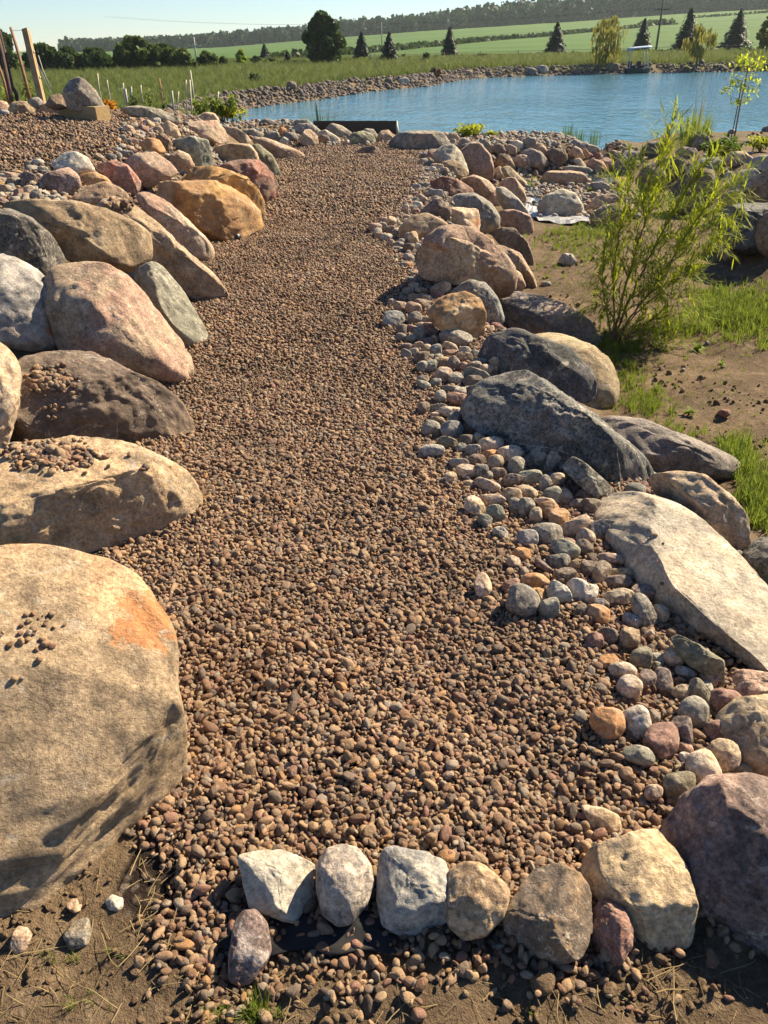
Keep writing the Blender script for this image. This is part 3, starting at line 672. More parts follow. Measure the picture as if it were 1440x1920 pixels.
rock|S|upstream tan tall|pinktan|round|sink=.2 tint=.95,.85,.72|tan upright rock behind the big brown-grey one|1003 272 1012 268 1023 276 1030 296 1020 302 1008 290
rock|S|upstream brown-grey|grey|round|sink=.2 tint=.95,.85,.78|big brown-grey rock in front of the tan upright rock|974 287 995 277 1015 285 1032 307 1010 318 982 310
rock|S|upstream dome|brown|round|sink=.2 tint=1.25,1.2,1.1|brown dome at the near end of the shore rocks|928 297 945 287 958 295 968 317 955 324 933 314
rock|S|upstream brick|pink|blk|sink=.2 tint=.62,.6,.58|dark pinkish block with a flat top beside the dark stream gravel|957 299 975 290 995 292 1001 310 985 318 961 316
rock|S|upstream cream|cream|round|sink=.2|cream rounded rock below the brown dome|923 319 938 311 948 325 949 338 928 339
rock|S|upstream long|tan|round|sink=.2|long tan rock sliding towards the stream|938 315 955 311 970 325 986 341 992 358 973 355 956 342 946 330
rock|S|upstream ribbed|pinktan|round|sink=.2 tint=.85,.82,.78|ribbed tan-grey rock over the pale sloping boulder|934 347 950 333 965 333 980 350 988 373 985 389 966 382 946 365
rock|S|sand pebble|pale|round|sink=.15|lone pale grey stone lying on the sand|1046 488 1056 475 1072 476 1081 488 1074 499 1056 499
rock|S|sand flat stone|grey|flat|sink=.3|small flat grey stone near the lone pale one|1012 532 1020 527 1032 528 1034 535 1020 538
rock|S|sand red stone|red|round|sink=.2 tint=.8,.85,.85|small reddish stone on the trampled sand|1343 775 1352 767 1366 768 1371 778 1358 784
rock|B|bank dark|dark|round|sink=.2 tint=1.5,1.35,1.3|dark rounded boulder behind the willow at the shore|1200 283 1215 267 1240 264 1256 280 1250 294 1215 294
rock|B|bank tall grey|grey|blk|sink=.2 tint=.8,.75,.75|tall grey-brown boulder at the foot of the tall grass clump|1282 280 1295 253 1312 245 1330 256 1333 280 1310 288
rock|B|bank brown|grey|round|sink=.2 tint=.9,.8,.7|brown-grey boulder before the tall grey-brown one|1262 288 1280 275 1304 278 1314 294 1295 302 1270 300
rock|B|bank fin|pinktan|ang|sink=.2 tint=.85,.8,.75|pointed fin-shaped slab sticking up beside the dark green groundcover|1315 299 1330 285 1348 274 1342 293 1330 305
rock|B|bank blue|blue|ang|sink=.15 tint=1,1.02,1.1|large blue-grey boulder behind the willow tips|1286 315 1318 297 1345 293 1356 305 1341 328 1312 350 1290 348
rock|B|bank dusky|brown|round|sink=.15|dusky brown boulder half hidden by the willow|1225 318 1245 295 1275 292 1300 312 1296 338 1255 342
rock|B|bank pinkish|pink|round|sink=.2 tint=.75,.75,.75|pinkish grey boulder above the pale bank slab|1352 302 1370 284 1396 284 1414 298 1408 314 1370 314
rock|B|bank slate|blue|round|sink=.2 tint=.95,.97,1.05|smooth slate-blue boulder on top of the bank|1394 308 1420 293 1470 287 1490 310 1440 322 1408 320
rock|B|bank pale|pale|blk|sink=.2 tint=.75,.75,.75|pale grey slab leaning under the slate-blue boulder|1360 348 1388 320 1415 315 1427 326 1416 350 1390 368 1370 368
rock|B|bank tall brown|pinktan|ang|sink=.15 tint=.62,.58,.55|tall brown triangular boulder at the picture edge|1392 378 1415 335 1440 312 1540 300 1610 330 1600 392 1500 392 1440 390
rock|B|bank dark block|black|blk|sink=.3 ext=16 thick=1.1 tint=1.3,1.25,1.25|long dark block of stone at the foot of the bank|1340 405 1380 382 1440 372 1540 374 1570 400 1560 470 1500 474 1430 466 1368 457 1343 435
rock|B|bank big brown|brown|round|sink=.15 tint=1.1,1,.95|big brown boulder in shade behind the willow|1250 365 1280 330 1310 315 1340 320 1347 352 1332 390 1290 408 1256 396
rock|B|bank edge tan|tan|round|sink=.15 tint=.8,.72,.62|tan boulder at the picture edge below the dark block|1415 442 1425 405 1450 394 1500 410 1500 485 1440 484 1419 468
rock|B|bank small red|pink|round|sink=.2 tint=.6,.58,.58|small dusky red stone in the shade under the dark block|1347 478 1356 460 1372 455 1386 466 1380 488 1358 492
rock|B|bank shadow boulder|brown|round|sink=.2|brown boulder wedged between the blue-grey and the tall brown one|1345 378 1360 360 1385 356 1402 370 1398 396 1365 402
rock|B|bank shade|brown|round|sink=.15 tint=.9,.9,.9|dark brown boulder low behind the willow stems|1190 342 1205 312 1230 302 1248 325 1246 358 1210 368
edging_stone|F|white block|white|ang|sink=.1 thick=1 tint=.84,.79,.72|white angular limestone block with chipped faces, end of the edging row|446 1605 490 1593 525 1592 575 1612 592 1622 588 1690 580 1735 550 1732 500 1715 470 1705 455 1660
edging_stone|F|grey egg|grey|round|sink=.1 thick=1 tint=1.35,1.3,1.25|grey grainy egg-shaped stone next to the white angular block|594 1640 597 1615 612 1592 640 1583 670 1590 695 1620 701 1655 690 1690 660 1730 635 1738 605 1715 594 1670
edging_stone|F|blue-grey block|blue|ang|sink=.1 thick=1 tint=1.25,1.18,1.08|blue-grey splintered block with a pale broken rim|705 1625 718 1595 735 1586 800 1595 835 1615 848 1660 845 1720 810 1760 760 1764 715 1735 705 1690
edging_stone|F|smooth tan stone|tan|round|sink=.1 thick=1 tint=1.25,1.2,1.15|smooth tan rounded stone in the edging row, beside the rough dark brown block|842 1632 870 1617 900 1617 940 1650 957 1675 945 1720 910 1755 870 1762 838 1735 838 1690
edging_stone|F|brown block|brown|ang|sink=.1 thick=1 tint=1.15,1.02,.85|rough dark brown block in the edging row|943 1720 970 1670 1000 1630 1040 1619 1090 1635 1112 1670 1118 1745 1095 1795 1060 1806 970 1809 950 1760
edging_stone|F|small purple stone|red|blk|sink=.1 thick=.9 tint=.8,.9,.95|small purple-red stone squeezed beside the rough brown block|1112 1702 1130 1683 1165 1695 1187 1735 1186 1775 1165 1809 1130 1810 1110 1765
edging_stone|F|wide tan slab|cream|ang|sink=.12 thick=.75 tint=.92,.88,.8|wide pale tan slab with a pointed top, largest in the edging row|1082 1625 1110 1590 1150 1575 1232 1548 1270 1590 1290 1640 1307 1690 1300 1770 1285 1786 1200 1786 1170 1735 1115 1680
edging_stone|F|leaning stone|purple|round|sink=.1 thick=.8 tint=1.15,1.4,1.5|dull purple-grey stone lying below the white angular block|440 1730 455 1708 480 1706 500 1730 509 1780 500 1805 470 1842 450 1848 430 1840 429 1790
cobble|F|cream gravel stone|cream|round|sink=.25|cream knobbly stone sitting in the gravel above the wide tan slab|1088 1509 1130 1514 1160 1528 1166 1555 1145 1569 1110 1561
cobble|F|pink soil stone|pinktan|ang|sink=.2|pale pink angular stone on the bare soil under the huge tan boulder|22 1752 34 1736 52 1740 61 1752 50 1780 30 1792 18 1780
cobble|F|soil chip|pinktan|ang|sink=.2 tint=.8,.75,.7|brownish chip of stone at the soil edge below the huge tan boulder|122 1700 135 1684 152 1686 155 1704 140 1714
cobble|F|soil pale stone|pale|round|sink=.25|pale oval stone half buried in the soil beside the gravel|197 1690 210 1677 230 1684 235 1700 220 1710 204 1706
cobble|F|soil flat stone|grey|flat|sink=.4 tint=.7,.62,.5|flat dark stone pressed into the soil|118 1755 135 1728 165 1720 172 1745 165 1775 130 1782
'''
GR = {'U': G_UP, 'D': G_DN, 'E': G_END, 'S': G_STR, 'B': G_BNK, 'F': G_EDGE, 'P': G_POST}
KIND = {'boulder': 'boulder', 'rock': 'rock', 'edging_stone': 'stone', 'cobble': 'cobble'}
LAND = {}
FACETS = {
 'huge tan boulder': [((.32, -.22, .92), .42), ((.42, -.62, .66), .66)],
 'flat-topped tan slab': [((.08, -.06, 1), .50), ((.10, -.72, .6), .66)],
 'dark brown slab': [((.25, -.1, 1), .6), ((.35, -.75, .5), .62)],
 'big pink boulder': [((.75, -.1, .55), .72), ((-.1, -.8, .5), .75)],
 'grey-green slab': [((.7, -.45, .55), .5)],
 'striped grey boulder': [((.5, -.6, .6), .7)],
 'ochre boulder': [((.05, -.75, .5), .66), ((.75, -.1, .6), .72), ((0, .1, 1), .75)],
 'long tan boulder': [((.15, -.6, .8), .7)],
 'slanting tan boulder': [((.75, -.1, .65), .66), ((-.3, -.85, .3), .66)],
 'pale slab': [((.26, -.14, .95), .25)],
 'dark speckled boulder': [((-.6, -.6, .52), .42), ((.55, .15, .82), .55)],
 'black boulder': [((-.75, -.5, .45), .6), ((.1, -.8, .6), .6)],
 'grey basin boulder': [((-.3, -.7, .62), .6), ((.4, .1, .9), .7)],
 'banded boulder': [((.0, -.25, .96), .5), ((.1, -.9, .35), .6)],
 'pink-faced boulder': [((.3, -.72, .62), .62), ((-.85, -.4, .3), .7)],
 'yellow boulder': [((.35, -.75, .5), .66), ((-.5, -.3, .8), .72)],
 'purple boulder': [((-.12, -.32, .94), .62), ((-.3, -.9, .25), .75)],
 'sandy rock': [((-.1, -.5, .85), .66)],
 'white block': [((-.45, -.6, .65), .42), ((.75, -.45, .45), .45), ((.1, .3, .95), .6)],
 'blue-grey block': [((.05, -.85, .5), .42), ((-.8, -.3, .5), .55), ((.1, .2, .97), .5)],
 'brown block': [((.3, -.35, .88), .5), ((-.25, -.95, .15), .5)],
 'wide tan slab': [((.05, -.3, .95), .42), ((.1, -.97, .2), .72)],
 'smooth tan stone': [((.1, -.5, .85), .72)],
 'broad grey slab': [((0, -.1, 1), .6), ((-.3, -.9, .3), .66)],
 'red block': [((0, -.2, 1), .62), ((.6, -.7, .25), .6), ((-.7, -.6, .2), .6)],
 'broad pink boulder': [((.1, -.4, .9), .6), ((.8, -.3, .4), .7)],
 'pale facet block': [((.2, -.3, .93), .5), ((.3, -.9, .3), .6)],
 'bank dark block': [((0, -.95, .3), .6), ((0, 0, 1), .6)],
 'stream flat tan': [((0, 0, 1), .62)],
}
SPOT = {'huge tan boulder': (283, 1160, .10), 'striped grey boulder': (108, 608, .085), 'pale facet block': (893, 415, .06), 'banded boulder': (1010, 640, .12)}
for ln in [q for q in T.strip().split('\n') if q.strip()]:
    nm, gk, ref, ck, sty, opt, lab, pts = ln.split('|')
    kw = {}
    for q in opt.split():
        k, v = q.split('=')
        kw[k] = tuple(float(z) for z in v.split(',')) if k in ('tint', 'ct') else float(v)
    seed = sum(ord(q) * (i + 3) for i, q in enumerate(ref)) % 9973
    o, C, sz = rock(nm, lab, GR[gk], P_(pts), ck, sty, seed=seed, facets=FACETS.get(ref), cat=KIND[nm], **kw)
    LAND[ref] = (o, C, sz)
    ROCKS.append((o, ref, C, sz))
    if ref in SPOT:
        me_ = o.data; V_ = [Vector(q.co) + o.location for q in me_.vertices]
        hit = BVHTree.FromPolygons(V_, [q.vertices[:] for q in me_.polygons]).ray_cast(Vector(CAM), Vector(ray(*SPOT[ref][:2])).normalized())[0]
        if hit is not None: o['spot'] = [float(q) for q in (hit - o.location)]; o['spot_r'] = float(SPOT[ref][2])
# ------------------------------------------------------------------ the ground: one sheet out to the horizon
def axis(parts):
    out = [parts[0][0]]
    for a, b, st in parts:
        n = max(1, int(round((b - a) / st))); out += list(np.linspace(a, b, n + 1)[1:])
    return np.array(out)
gx = axis([(-1600, -400, 200), (-400, -100, 25), (-100, -30, 5), (-30, -8, 1), (-8, -3, .2), (-3, -1.3, .06), (-1.3, 1.3, .025), (1.3, 4, .06), (4, 9, .16), (9, 30, 1), (30, 100, 5), (100, 400, 25), (400, 1600, 200)])
gy = axis([(-60, -4, 8), (-4, .3, .4), (.3, 1.6, .02), (1.6, 4, .05), (4, 9, .09), (9, 20, .2), (20, 30, .5), (30, 130, 2), (130, 700, 10), (700, 2600, 190)])
GX, GY = np.meshgrid(gx, gy); X = GX.ravel(); Y = GY.ravel()
Z = H(X, Y)
nx, ny = len(gx), len(gy)
idx = np.arange(nx * ny).reshape(ny, nx)
quads = np.stack([idx[:-1, :-1], idx[:-1, 1:], idx[1:, 1:], idx[1:, :-1]], -1).reshape(-1, 4)
r = np.hypot(X, Y)
xl = np.interp(Y, XL[:, 0], XL[:, 1]); xr = np.interp(Y, XR[:, 0], XR[:, 1])
wob = .12 * fbm2(X, Y, 1.7, 3, 4.)
grav = sstep(-.12, .05, np.minimum(X - xl, xr + .35 - X) + wob * .4) * sstep(.86, 1.05, Y + wob * .5) * (1 - sstep(15.2, 16.2, Y))
mound = sstep(-.3, .3, np.minimum(xl - .9 - X, X + 9.5) + wob) * sstep(5.2, 6.2, Y) * (1 - sstep(11.3, 12.2, Y + wob))
grav = np.maximum(grav, mound)
sdp = poly_sd(X, Y, POND)
mead = np.clip(sstep(15.5, 24, Y) + sstep(9, 16, np.abs(X)), 0, 1) * sstep(.8, 1.4, sdp)
field = sstep(106, 111, r + 2 * fbm2(X, Y, .05, 2)) * (Y > 0)
me = mesh_np('ground', np.stack([X, Y, Z], 1), quads)
for nm_, arr in (('gravel', grav), ('meadow', mead), ('crop', field)):
    at_ = me.attributes.new(nm_, 'FLOAT', 'POINT'); at_.data.foreach_set('value', arr.astype(np.float32))
ground = link('ground', me); tag(ground, kind='structure')
t = NT('ground')
geo = t.n('NewGeometry'); pos = geo.outputs['Position']
a_g, a_m, a_f = t.attr('gravel'), t.attr('meadow'), t.attr('crop')
n1 = t.noise(pos, 1.3, 5, .6); n2 = t.noise(pos, 9, 6, .65); n3 = t.noise(pos, 60, 5, .7); n4 = t.noise(pos, 260, 3, .7)
dirt = t.mix(t.mr(n1, .38, .62), (.185, .13, .08), (.12, .085, .054))
dirt = t.mix(t.mr(n2, .5, .7), dirt, (.235, .17, .108))
dirt = t.mix(1.0, dirt, t.mr(n3, .3, .7, .6, 1.3, False), 'MULTIPLY')
dirt = t.mix(t.mr(n4, .58, .7, 0, .5), dirt, (.09, .06, .04))
gv = t.n('TexVoronoi'); t.l(pos, gv.inputs[0]); gv.inputs['Scale'].default_value = 42
gcol = t.ramp(t.n('SeparateColor').outputs[0], [(0, (.085, .06, .045)), (.4, (.15, .105, .075)), (.7, (.2, .15, .11)), (1, (.13, .11, .1))])
t.l(gv.outputs['Color'], gcol.node.inputs[0].links[0].from_node.inputs[0])
gcol = t.mix(t.mr(gv.outputs['Distance'], .2, .6), gcol, (.03, .021, .016))  # gaps between the pebbles painted dark, standing in for their shade
mw1 = t.noise(pos, .12, 5, .6); mw2 = t.noise(pos, 1.6, 5, .7)
mead_c = t.mix(t.mr(mw1, .38, .62), (.10, .125, .035), (.07, .105, .028))
mead_c = t.mix(t.mr(mw2, .5, .72, 0, .6), mead_c, (.18, .155, .07))
fp = t.n('Mapping'); t.l(pos, fp.inputs[0]); fp.inputs['Rotation'].default_value = (0, 0, R_(-14)); fp.inputs['Scale'].default_value = (.16, 1, 1)
fw_ = t.n('TexWave', wave_type='BANDS', bands_direction='X'); t.l(pos, fw_.inputs[0]); fw_.inputs['Scale'].default_value = .42; fw_.inputs['Distortion'].default_value = 1.2; fw_.inputs['Detail'].default_value = 3
fcol = t.mix(t.mr(t.noise(fp.outputs[0], .035, 5, .6), .35, .65), (.05, .105, .02), (.07, .135, .026))
fcol = t.mix(1.0, fcol, t.mr(t.noise(fp.outputs[0], .5, 5, .7), .3, .7, .68, 1.3, False), 'MULTIPLY')
fcol = t.mix(1.0, fcol, t.mr(fw_.outputs['Fac'], 0, 1, .8, 1.12, False), 'MULTIPLY')
c = t.mix(t.mr(a_g, .4, .6), dirt, gcol); c = t.mix(a_m, c, mead_c); c = t.mix(a_f, c, fcol)
hh_ = t.math('ADD', t.math('MULTIPLY', n2, .5), t.math('ADD', t.math('MULTIPLY', n3, .35), t.math('MULTIPLY', n4, .12)))
me.materials.append(t.done(t.bsdf(c, .95, t.bump(hh_, 1.0, .06), .15)))

# pond
t = NT('pond_water')
pos = t.n('NewGeometry').outputs['Position']
mp = t.n('Mapping'); t.l(pos, mp.inputs[0]); mp.inputs['Rotation'].default_value = (0, 0, R_(12)); mp.inputs['Scale'].default_value = (1.15, .5, 1)
w1 = t.noise(mp.outputs[0], 1.25, 4, .55, .4); w2 = t.noise(mp.outputs[0], 3.4, 4, .6, .3)
calm = t.mr(t.noise(pos, .07, 2), .35, .6, .55, 1.0)
hw_ = t.math('MULTIPLY', t.math('ADD', w1, t.math('MULTIPLY', w2, .5)), calm)
PW = t.done(t.bsdf((.06, .175, .24), .06, t.bump(hw_, 1.0, .26), .5, IOR=1.33))
def sheet(name, poly, z, mat):
    bm = bmesh.new(); vs = [bm.verts.new((p[0], p[1], z)) for p in poly]; bm.faces.new(vs)
    bmesh.ops.triangulate(bm, faces=bm.faces[:]); m_ = bpy.data.meshes.new(name); bm.to_mesh(m_); bm.free(); m_.materials.append(mat)
    return link(name, m_)
cen = POND.mean(0)
big = [tuple(p + (p - cen) / np.linalg.norm(p - cen) * 1.5) for p in POND]
tag(sheet('pond_water', big, WZ, PW), kind='structure')
# ------------------------------------------------------------------ cobbles laid along the path (photo crops, 4x)
CW = {'tan': 'tan', 'cream': 'cream', 'ochre': 'yellow', 'orange': 'orange', 'pink': 'pink', 'pinktan': 'pinkish tan', 'grey': 'grey', 'pale': 'pale grey',
      'white': 'whitish', 'dark': 'dark grey', 'black': 'black', 'brown': 'brown', 'purple': 'purple', 'red': 'reddish', 'green': 'greenish grey', 'blue': 'blue-grey', 'olive': 'olive'}
CA = '''190 712 82 58 0 blue;350 712 55 50 0 grey;240 622 45 42 0 tan;340 632 55 45 0 pinktan;405 600 60 38 0 brown;345 470 42 30 0 pinktan;400 410 48 38 0 dark;535 415 85 35 8 orange;545 485 70 45 -20 tan;350 555 55 30 0 tan;440 555 35 25 0 cream;270 560 40 25 0 purple;185 590 35 30 0 pinktan;260 795 45 40 0 brown;330 790 50 30 10 red;385 830 50 55 0 grey;480 815 45 35 0 red;500 868 35 30 0 pinktan;450 885 45 35 0 purple;380 915 38 32 0 cream;285 975 38 35 30 grey;290 920 45 25 0 purple;440 930 32 30 0 tan;510 955 45 50 0 dark;655 858 115 65 5 grey;615 920 55 30 20 cream;615 967 65 25 0 red;725 950 45 30 0 pale;800 975 35 28 0 blue;725 1000 55 40 0 tan;840 1030 55 28 0 grey;645 1055 48 58 0 purple;560 1040 55 45 0 tan;400 1000 50 45 0 brown;415 1075 50 45 0 grey;475 1065 38 50 0 green;720 1070 30 35 0 pinktan;790 1070 65 35 -10 grey;885 1090 55 35 0 cream;950 1055 40 60 15 tan;430 725 40 30 0 pinktan;400 765 35 28 0 pink;460 770 50 30 0 purple;300 500 45 25 0 grey;400 500 45 22 0 tan;520 530 50 30 0 red;250 850 45 30 0 grey;330 860 50 28 0 green;340 960 35 30 0 pale;470 1000 30 25 0 green;530 1000 40 24 0 grey;300 250 40 28 0 blue;265 305 32 18 0 blue;310 310 30 22 0 orange;455 380 25 18 0 grey;330 430 45 20 0 dark'''
CB = '''570 95 70 55 0 pinktan;660 120 60 45 0 grey;820 95 90 48 25 green;790 140 70 42 10 brown;410 120 45 26 0 grey;415 165 55 30 25 green;505 150 45 30 0 dark;540 255 45 45 0 pale;680 272 90 45 8 red;620 195 70 25 0 grey;695 215 45 30 0 white;780 210 50 35 0 brown;780 255 40 25 0 tan;420 340 45 42 0 brown;530 335 60 28 0 grey;630 370 90 42 5 cream;660 425 60 50 0 grey;740 410 35 28 0 grey;505 395 40 22 0 pinktan;515 432 48 28 0 tan;475 500 72 58 0 green;630 510 85 70 0 blue;770 490 68 45 0 brown;890 490 48 75 -25 purple;600 600 85 38 15 olive;740 580 65 40 0 brown;840 575 42 55 -30 grey;475 660 90 45 -5 blue;700 640 45 35 0 dark;925 618 85 60 -12 cream;1060 600 60 30 -20 pink;1095 555 28 35 0 grey;790 660 52 48 0 grey;905 690 70 30 -10 orange;1060 685 88 65 0 cream;815 730 65 45 0 brown;955 745 60 48 0 tan;1225 610 98 62 0 cream;1250 540 55 40 0 ochre;1390 610 75 55 0 pink;1295 710 75 75 0 green;1390 740 55 100 20 grey;1165 690 55 30 0 pink;1210 740 40 55 0 purple;680 755 80 36 0 grey;750 815 90 50 0 cream;850 820 50 60 0 dark;900 850 32 40 20 grey;620 862 50 40 0 cream;755 910 40 25 0 cream;980 828 60 38 0 brown;1115 785 65 75 0 grey;1220 865 90 55 -5 green;1085 885 75 48 10 brown;895 920 100 42 15 pinktan;1190 970 75 48 10 cream;1080 1000 72 60 0 tan;925 1030 95 42 -5 pinktan;1330 915 50 65 0 grey;1420 885 60 52 0 cream;1390 1000 72 68 -20 green'''
CC = '''240 195 85 60 35 cream;395 250 70 58 0 green;315 310 55 50 20 green;430 400 60 45 0 pale;625 205 66 68 0 grey;545 190 50 50 0 grey;790 230 85 62 -10 orange;700 270 50 60 0 tan;870 280 78 65 0 orange;780 170 70 35 10 cream;920 130 50 65 0 tan;1010 180 65 35 0 grey;1105 195 75 56 0 brown;1060 115 60 48 0 red;1200 190 40 22 0 grey;790 410 104 85 0 grey;640 440 75 68 -10 blue;920 520 108 68 15 green;995 350 115 58 -25 pink;1075 430 70 60 20 pinktan;1060 510 65 60 0 brown;1205 370 100 68 5 dark;860 610 90 55 0 dark;985 650 40 45 0 ochre;595 555 70 44 10 orange;530 620 50 48 0 pink;920 715 80 55 0 brown;695 765 112 58 5 orange;510 790 72 40 -20 red;600 905 122 105 25 grey;710 860 65 50 0 ochre;800 965 78 70 -15 green;870 850 92 74 25 pale;1015 825 92 80 0 white;1100 850 45 70 0 cream;1110 665 70 60 0 brown;1190 700 60 90 30 tan;1310 765 110 50 5 purple;1350 700 85 38 5 cream;1270 590 105 40 5 pink;1325 875 108 60 -5 cream;1165 1000 90 60 10 orange;1175 920 50 30 0 blue;1040 970 40 45 0 brown;305 800 60 100 -18 cream;760 650 80 26 35 purple'''
CD = '''510 190 78 130 -22 grey;630 205 65 72 0 tan;500 55 85 75 15 purple;400 385 80 70 0 tan;240 365 70 60 0 brown;135 405 65 60 0 red;490 545 80 88 0 olive;235 560 85 48 -20 orange;355 635 98 68 10 pinktan;405 755 85 86 25 cream;535 700 60 76 20 purple;650 705 75 90 0 purple;740 530 84 66 25 cream;610 595 40 30 0 green;820 640 85 36 22 blue;995 685 75 52 20 pinktan;930 800 66 108 -22 olive;790 790 70 52 0 pink;990 770 42 60 -20 green;1120 865 108 98 0 red;885 950 112 112 20 green;240 1020 125 116 0 orange;465 1020 86 130 -18 pale;645 1150 130 126 0 red;575 985 50 65 0 brown;790 1100 80 130 0 purple;1055 1090 100 82 0 red;1095 1270 135 120 15 pink;960 1385 122 155 -12 cream;775 1500 120 102 0 olive;580 1545 65 58 0 pink;470 1265 125 66 12 green;800 1210 70 45 0 red;1240 1370 125 58 5 olive;820 1280 50 36 20 pale;540 355 50 24 -15 cream;420 250 75 42 32 grey;110 60 50 80 15 pale'''
CE = '''345 600 50 35 0 pale;290 660 55 40 0 grey;385 665 50 30 0 green;120 785 70 55 0 brown;260 760 70 68 0 purple;155 690 55 22 10 ochre;90 720 110 36 8 pinktan;70 850 80 42 15 tan;70 890 60 26 0 cream;200 885 80 42 20 red;325 895 44 58 -10 grey;260 865 50 58 0 pink;400 945 60 28 0 tan;545 945 52 42 20 grey;170 925 100 20 0 blue;525 640 50 24 25 red;680 660 52 26 25 pale;455 635 40 30 0 tan;345 735 45 34 0 cream;10 800 40 38 0 ochre;465 920 55 28 0 grey;225 720 40 40 0 blue;575 895 32 30 0 brown;15 905 30 40 0 cream;300 840 40 30 0 blue;410 690 45 22 0 grey;30 760 40 26 0 grey;270 610 40 26 0 tan;
1155 315 60 45 0 cream;1290 300 50 38 15 red;1100 378 35 28 0 grey;1190 412 48 34 20 red;1245 365 45 26 10 pink;1060 490 40 28 0 blue;1165 475 42 26 10 pink;1140 525 62 34 0 blue;1100 445 25 18 0 pink;1400 232 45 34 0 pale;1340 255 50 32 15 cream;1420 315 50 40 0 tan;1265 335 40 26 25 grey;905 560 58 26 35 tan;1060 550 38 34 0 grey;1000 548 45 30 0 grey;1390 172 60 34 0 brown;1200 275 40 26 0 grey;1110 260 36 22 15 grey;1180 215 36 22 0 tan;1270 225 40 24 0 red;1330 170 36 22 0 grey;1250 165 34 18 0 pinktan;1310 120 34 20 0 grey;1215 410 30 24 0 dark;1140 410 40 28 0 dark;1360 350 36 24 0 pinktan;1200 125 34 16 30 pale;1255 140 30 18 30 cream;1080 300 30 20 0 grey;1370 205 40 24 0 pink;1290 395 30 24 0 brown;1225 330 34 22 0 cream'''
CF = '''470 375 38 26 0 pale;510 395 40 28 0 grey;560 415 36 28 0 pinktan;600 420 34 28 0 cream;640 445 30 26 0 pink;545 440 30 24 0 white;590 385 34 24 0 tan;500 360 34 22 0 grey;640 470 34 30 0 brown;480 330 50 26 0 dark;540 330 40 50 15 red;600 335 34 30 0 red;545 640 40 34 0 blue;590 640 46 30 0 blue;500 650 36 26 0 tan;440 680 40 26 0 cream;470 700 34 26 0 tan;405 700 30 24 0 grey;520 620 32 24 0 pinktan;440 575 36 24 0 dark;500 570 32 22 0 grey;410 590 36 26 0 blue;560 690 34 24 0 tan;420 745 40 36 0 pale;380 770 34 28 0 grey;250 840 46 24 25 pinktan;200 880 40 40 0 cream;310 790 34 50 20 pink;60 930 50 34 15 pinktan;130 865 40 24 0 pink;190 950 44 32 0 brown;240 970 34 34 0 white;300 970 44 18 -30 pale;120 920 40 34 0 grey;80 970 36 36 0 pale;280 830 40 30 0 purple;350 720 22 20 0 orange;400 800 40 26 0 red;450 790 34 22 0 grey;330 850 34 26 0 pinktan'''
CG = '''55 30 48 34 10 pinktan;140 105 42 36 0 pale;260 80 38 28 -25 cream;340 110 38 48 -15 cream;170 140 26 28 0 pink;225 155 46 22 0 grey;305 180 44 34 0 brown;370 170 28 28 0 white;410 140 14 34 -15 white;250 135 24 28 0 grey;215 70 30 32 0 grey;80 85 30 24 0 pinktan;165 40 36 26 0 purple;300 110 30 40 0 grey;220 180 40 10 0 pale;345 85 26 20 0 tan'''
cob = []
for txt, ox, oy, sc, gp in ((CA, 690, 420, 4, 'A'), (CB, 690, 680, 4, 'A'), (CC, 830, 900, 4, 'A'), (CD, 1080, 1100, 4, 'A'), (CE, 0, 180, 4.8, 'L'), (CF, 690, 220, 4.5, 'A'), (CG, 690, 420, 4, 'A')):
    for ent in txt.replace('\n', '').split(';'):
        q = ent.split()
        if len(q) < 6: continue
        x, y, rx, ry, an = [float(z) for z in q[:5]]
        cob.append((ox + x / sc, oy + y / sc, rx / sc * 1.1, ry / sc * 1.1, an, q[5], gp))
cobs = []
for k, (x, y, rx, ry, an, ck, gp) in enumerate(cob):
    # in a heap each stone stands on the ones below it; its outline sits where it was seen
    ang = (k * 7919) % 10
    sty = 'ang' if ck in ('red', 'orange', 'purple') and ang < 6 else 'blk' if ang < 4 else 'round'
    o, C, sz = rock('cobble', None, None, ell(x, y, rx, ry, an, k, 16, 2.2 + .5 * (ang % 3)), ck, sty, sink=.24, seed=k + 40, thick=.85, level=4 if max(rx, ry) > 13 else 3,
                    lift=.012 if gp == 'A' else 0.0, desat=.42, grow=1.0)
    cobs.append((o, ck, C, sz, gp)); ROCKS.append((o, None, C, sz))
# each cobble's label says its colour and its place counted from a boulder one can find
SHORT = {'huge tan boulder': 'the huge tan boulder', 'pink-faced boulder': 'the big pink-faced boulder', 'yellow boulder': 'the bright yellow-tan boulder', 'black boulder': 'the black angular boulder',
         'dark speckled boulder': 'the large dark speckled boulder', 'pale slab': 'the huge pale slab', 'purple boulder': 'the purple-brown boulder', 'thin slate': 'the thin dark slate on edge',
         'dark wedge': 'the dark wedge-shaped rock', 'sandy rock': 'the sandy grey-tan rock', 'tan wrinkled boulder': 'the wrinkled tan boulder', 'dark maroon rock': 'the dark maroon rock', 'pale ridge boulder': 'the pale ridged boulder',
         'brown-pink block': 'the brownish pink block', 'grey-cream dome': 'the grey-cream dome in the heap', 'rose-red rock': 'the jagged rose-red rock', 'orange-brown rock': 'the orange-brown rock', 'pale yellow cobble': 'the pale yellow egg-shaped boulder',
         'grainy tan boulder': 'the grainy tan boulder', 'dark fin': 'the dark fin-shaped rock'}
ORD = ['first', 'second', 'third', 'fourth', 'fifth', 'sixth', 'seventh', 'eighth', 'ninth', 'tenth', 'eleventh', 'twelfth', 'thirteenth', 'fourteenth', 'fifteenth', 'sixteenth', 'seventeenth', 'eighteenth', 'nineteenth', 'twentieth']
buck = {}
for o, ck, C, sz, gp in cobs:
    best = min(SHORT, key=lambda q: np.linalg.norm(LAND[q][1] - C) - LAND[q][2])
    buck.setdefault((best, ck, gp), []).append((np.linalg.norm(LAND[best][1] - C), o, sz))
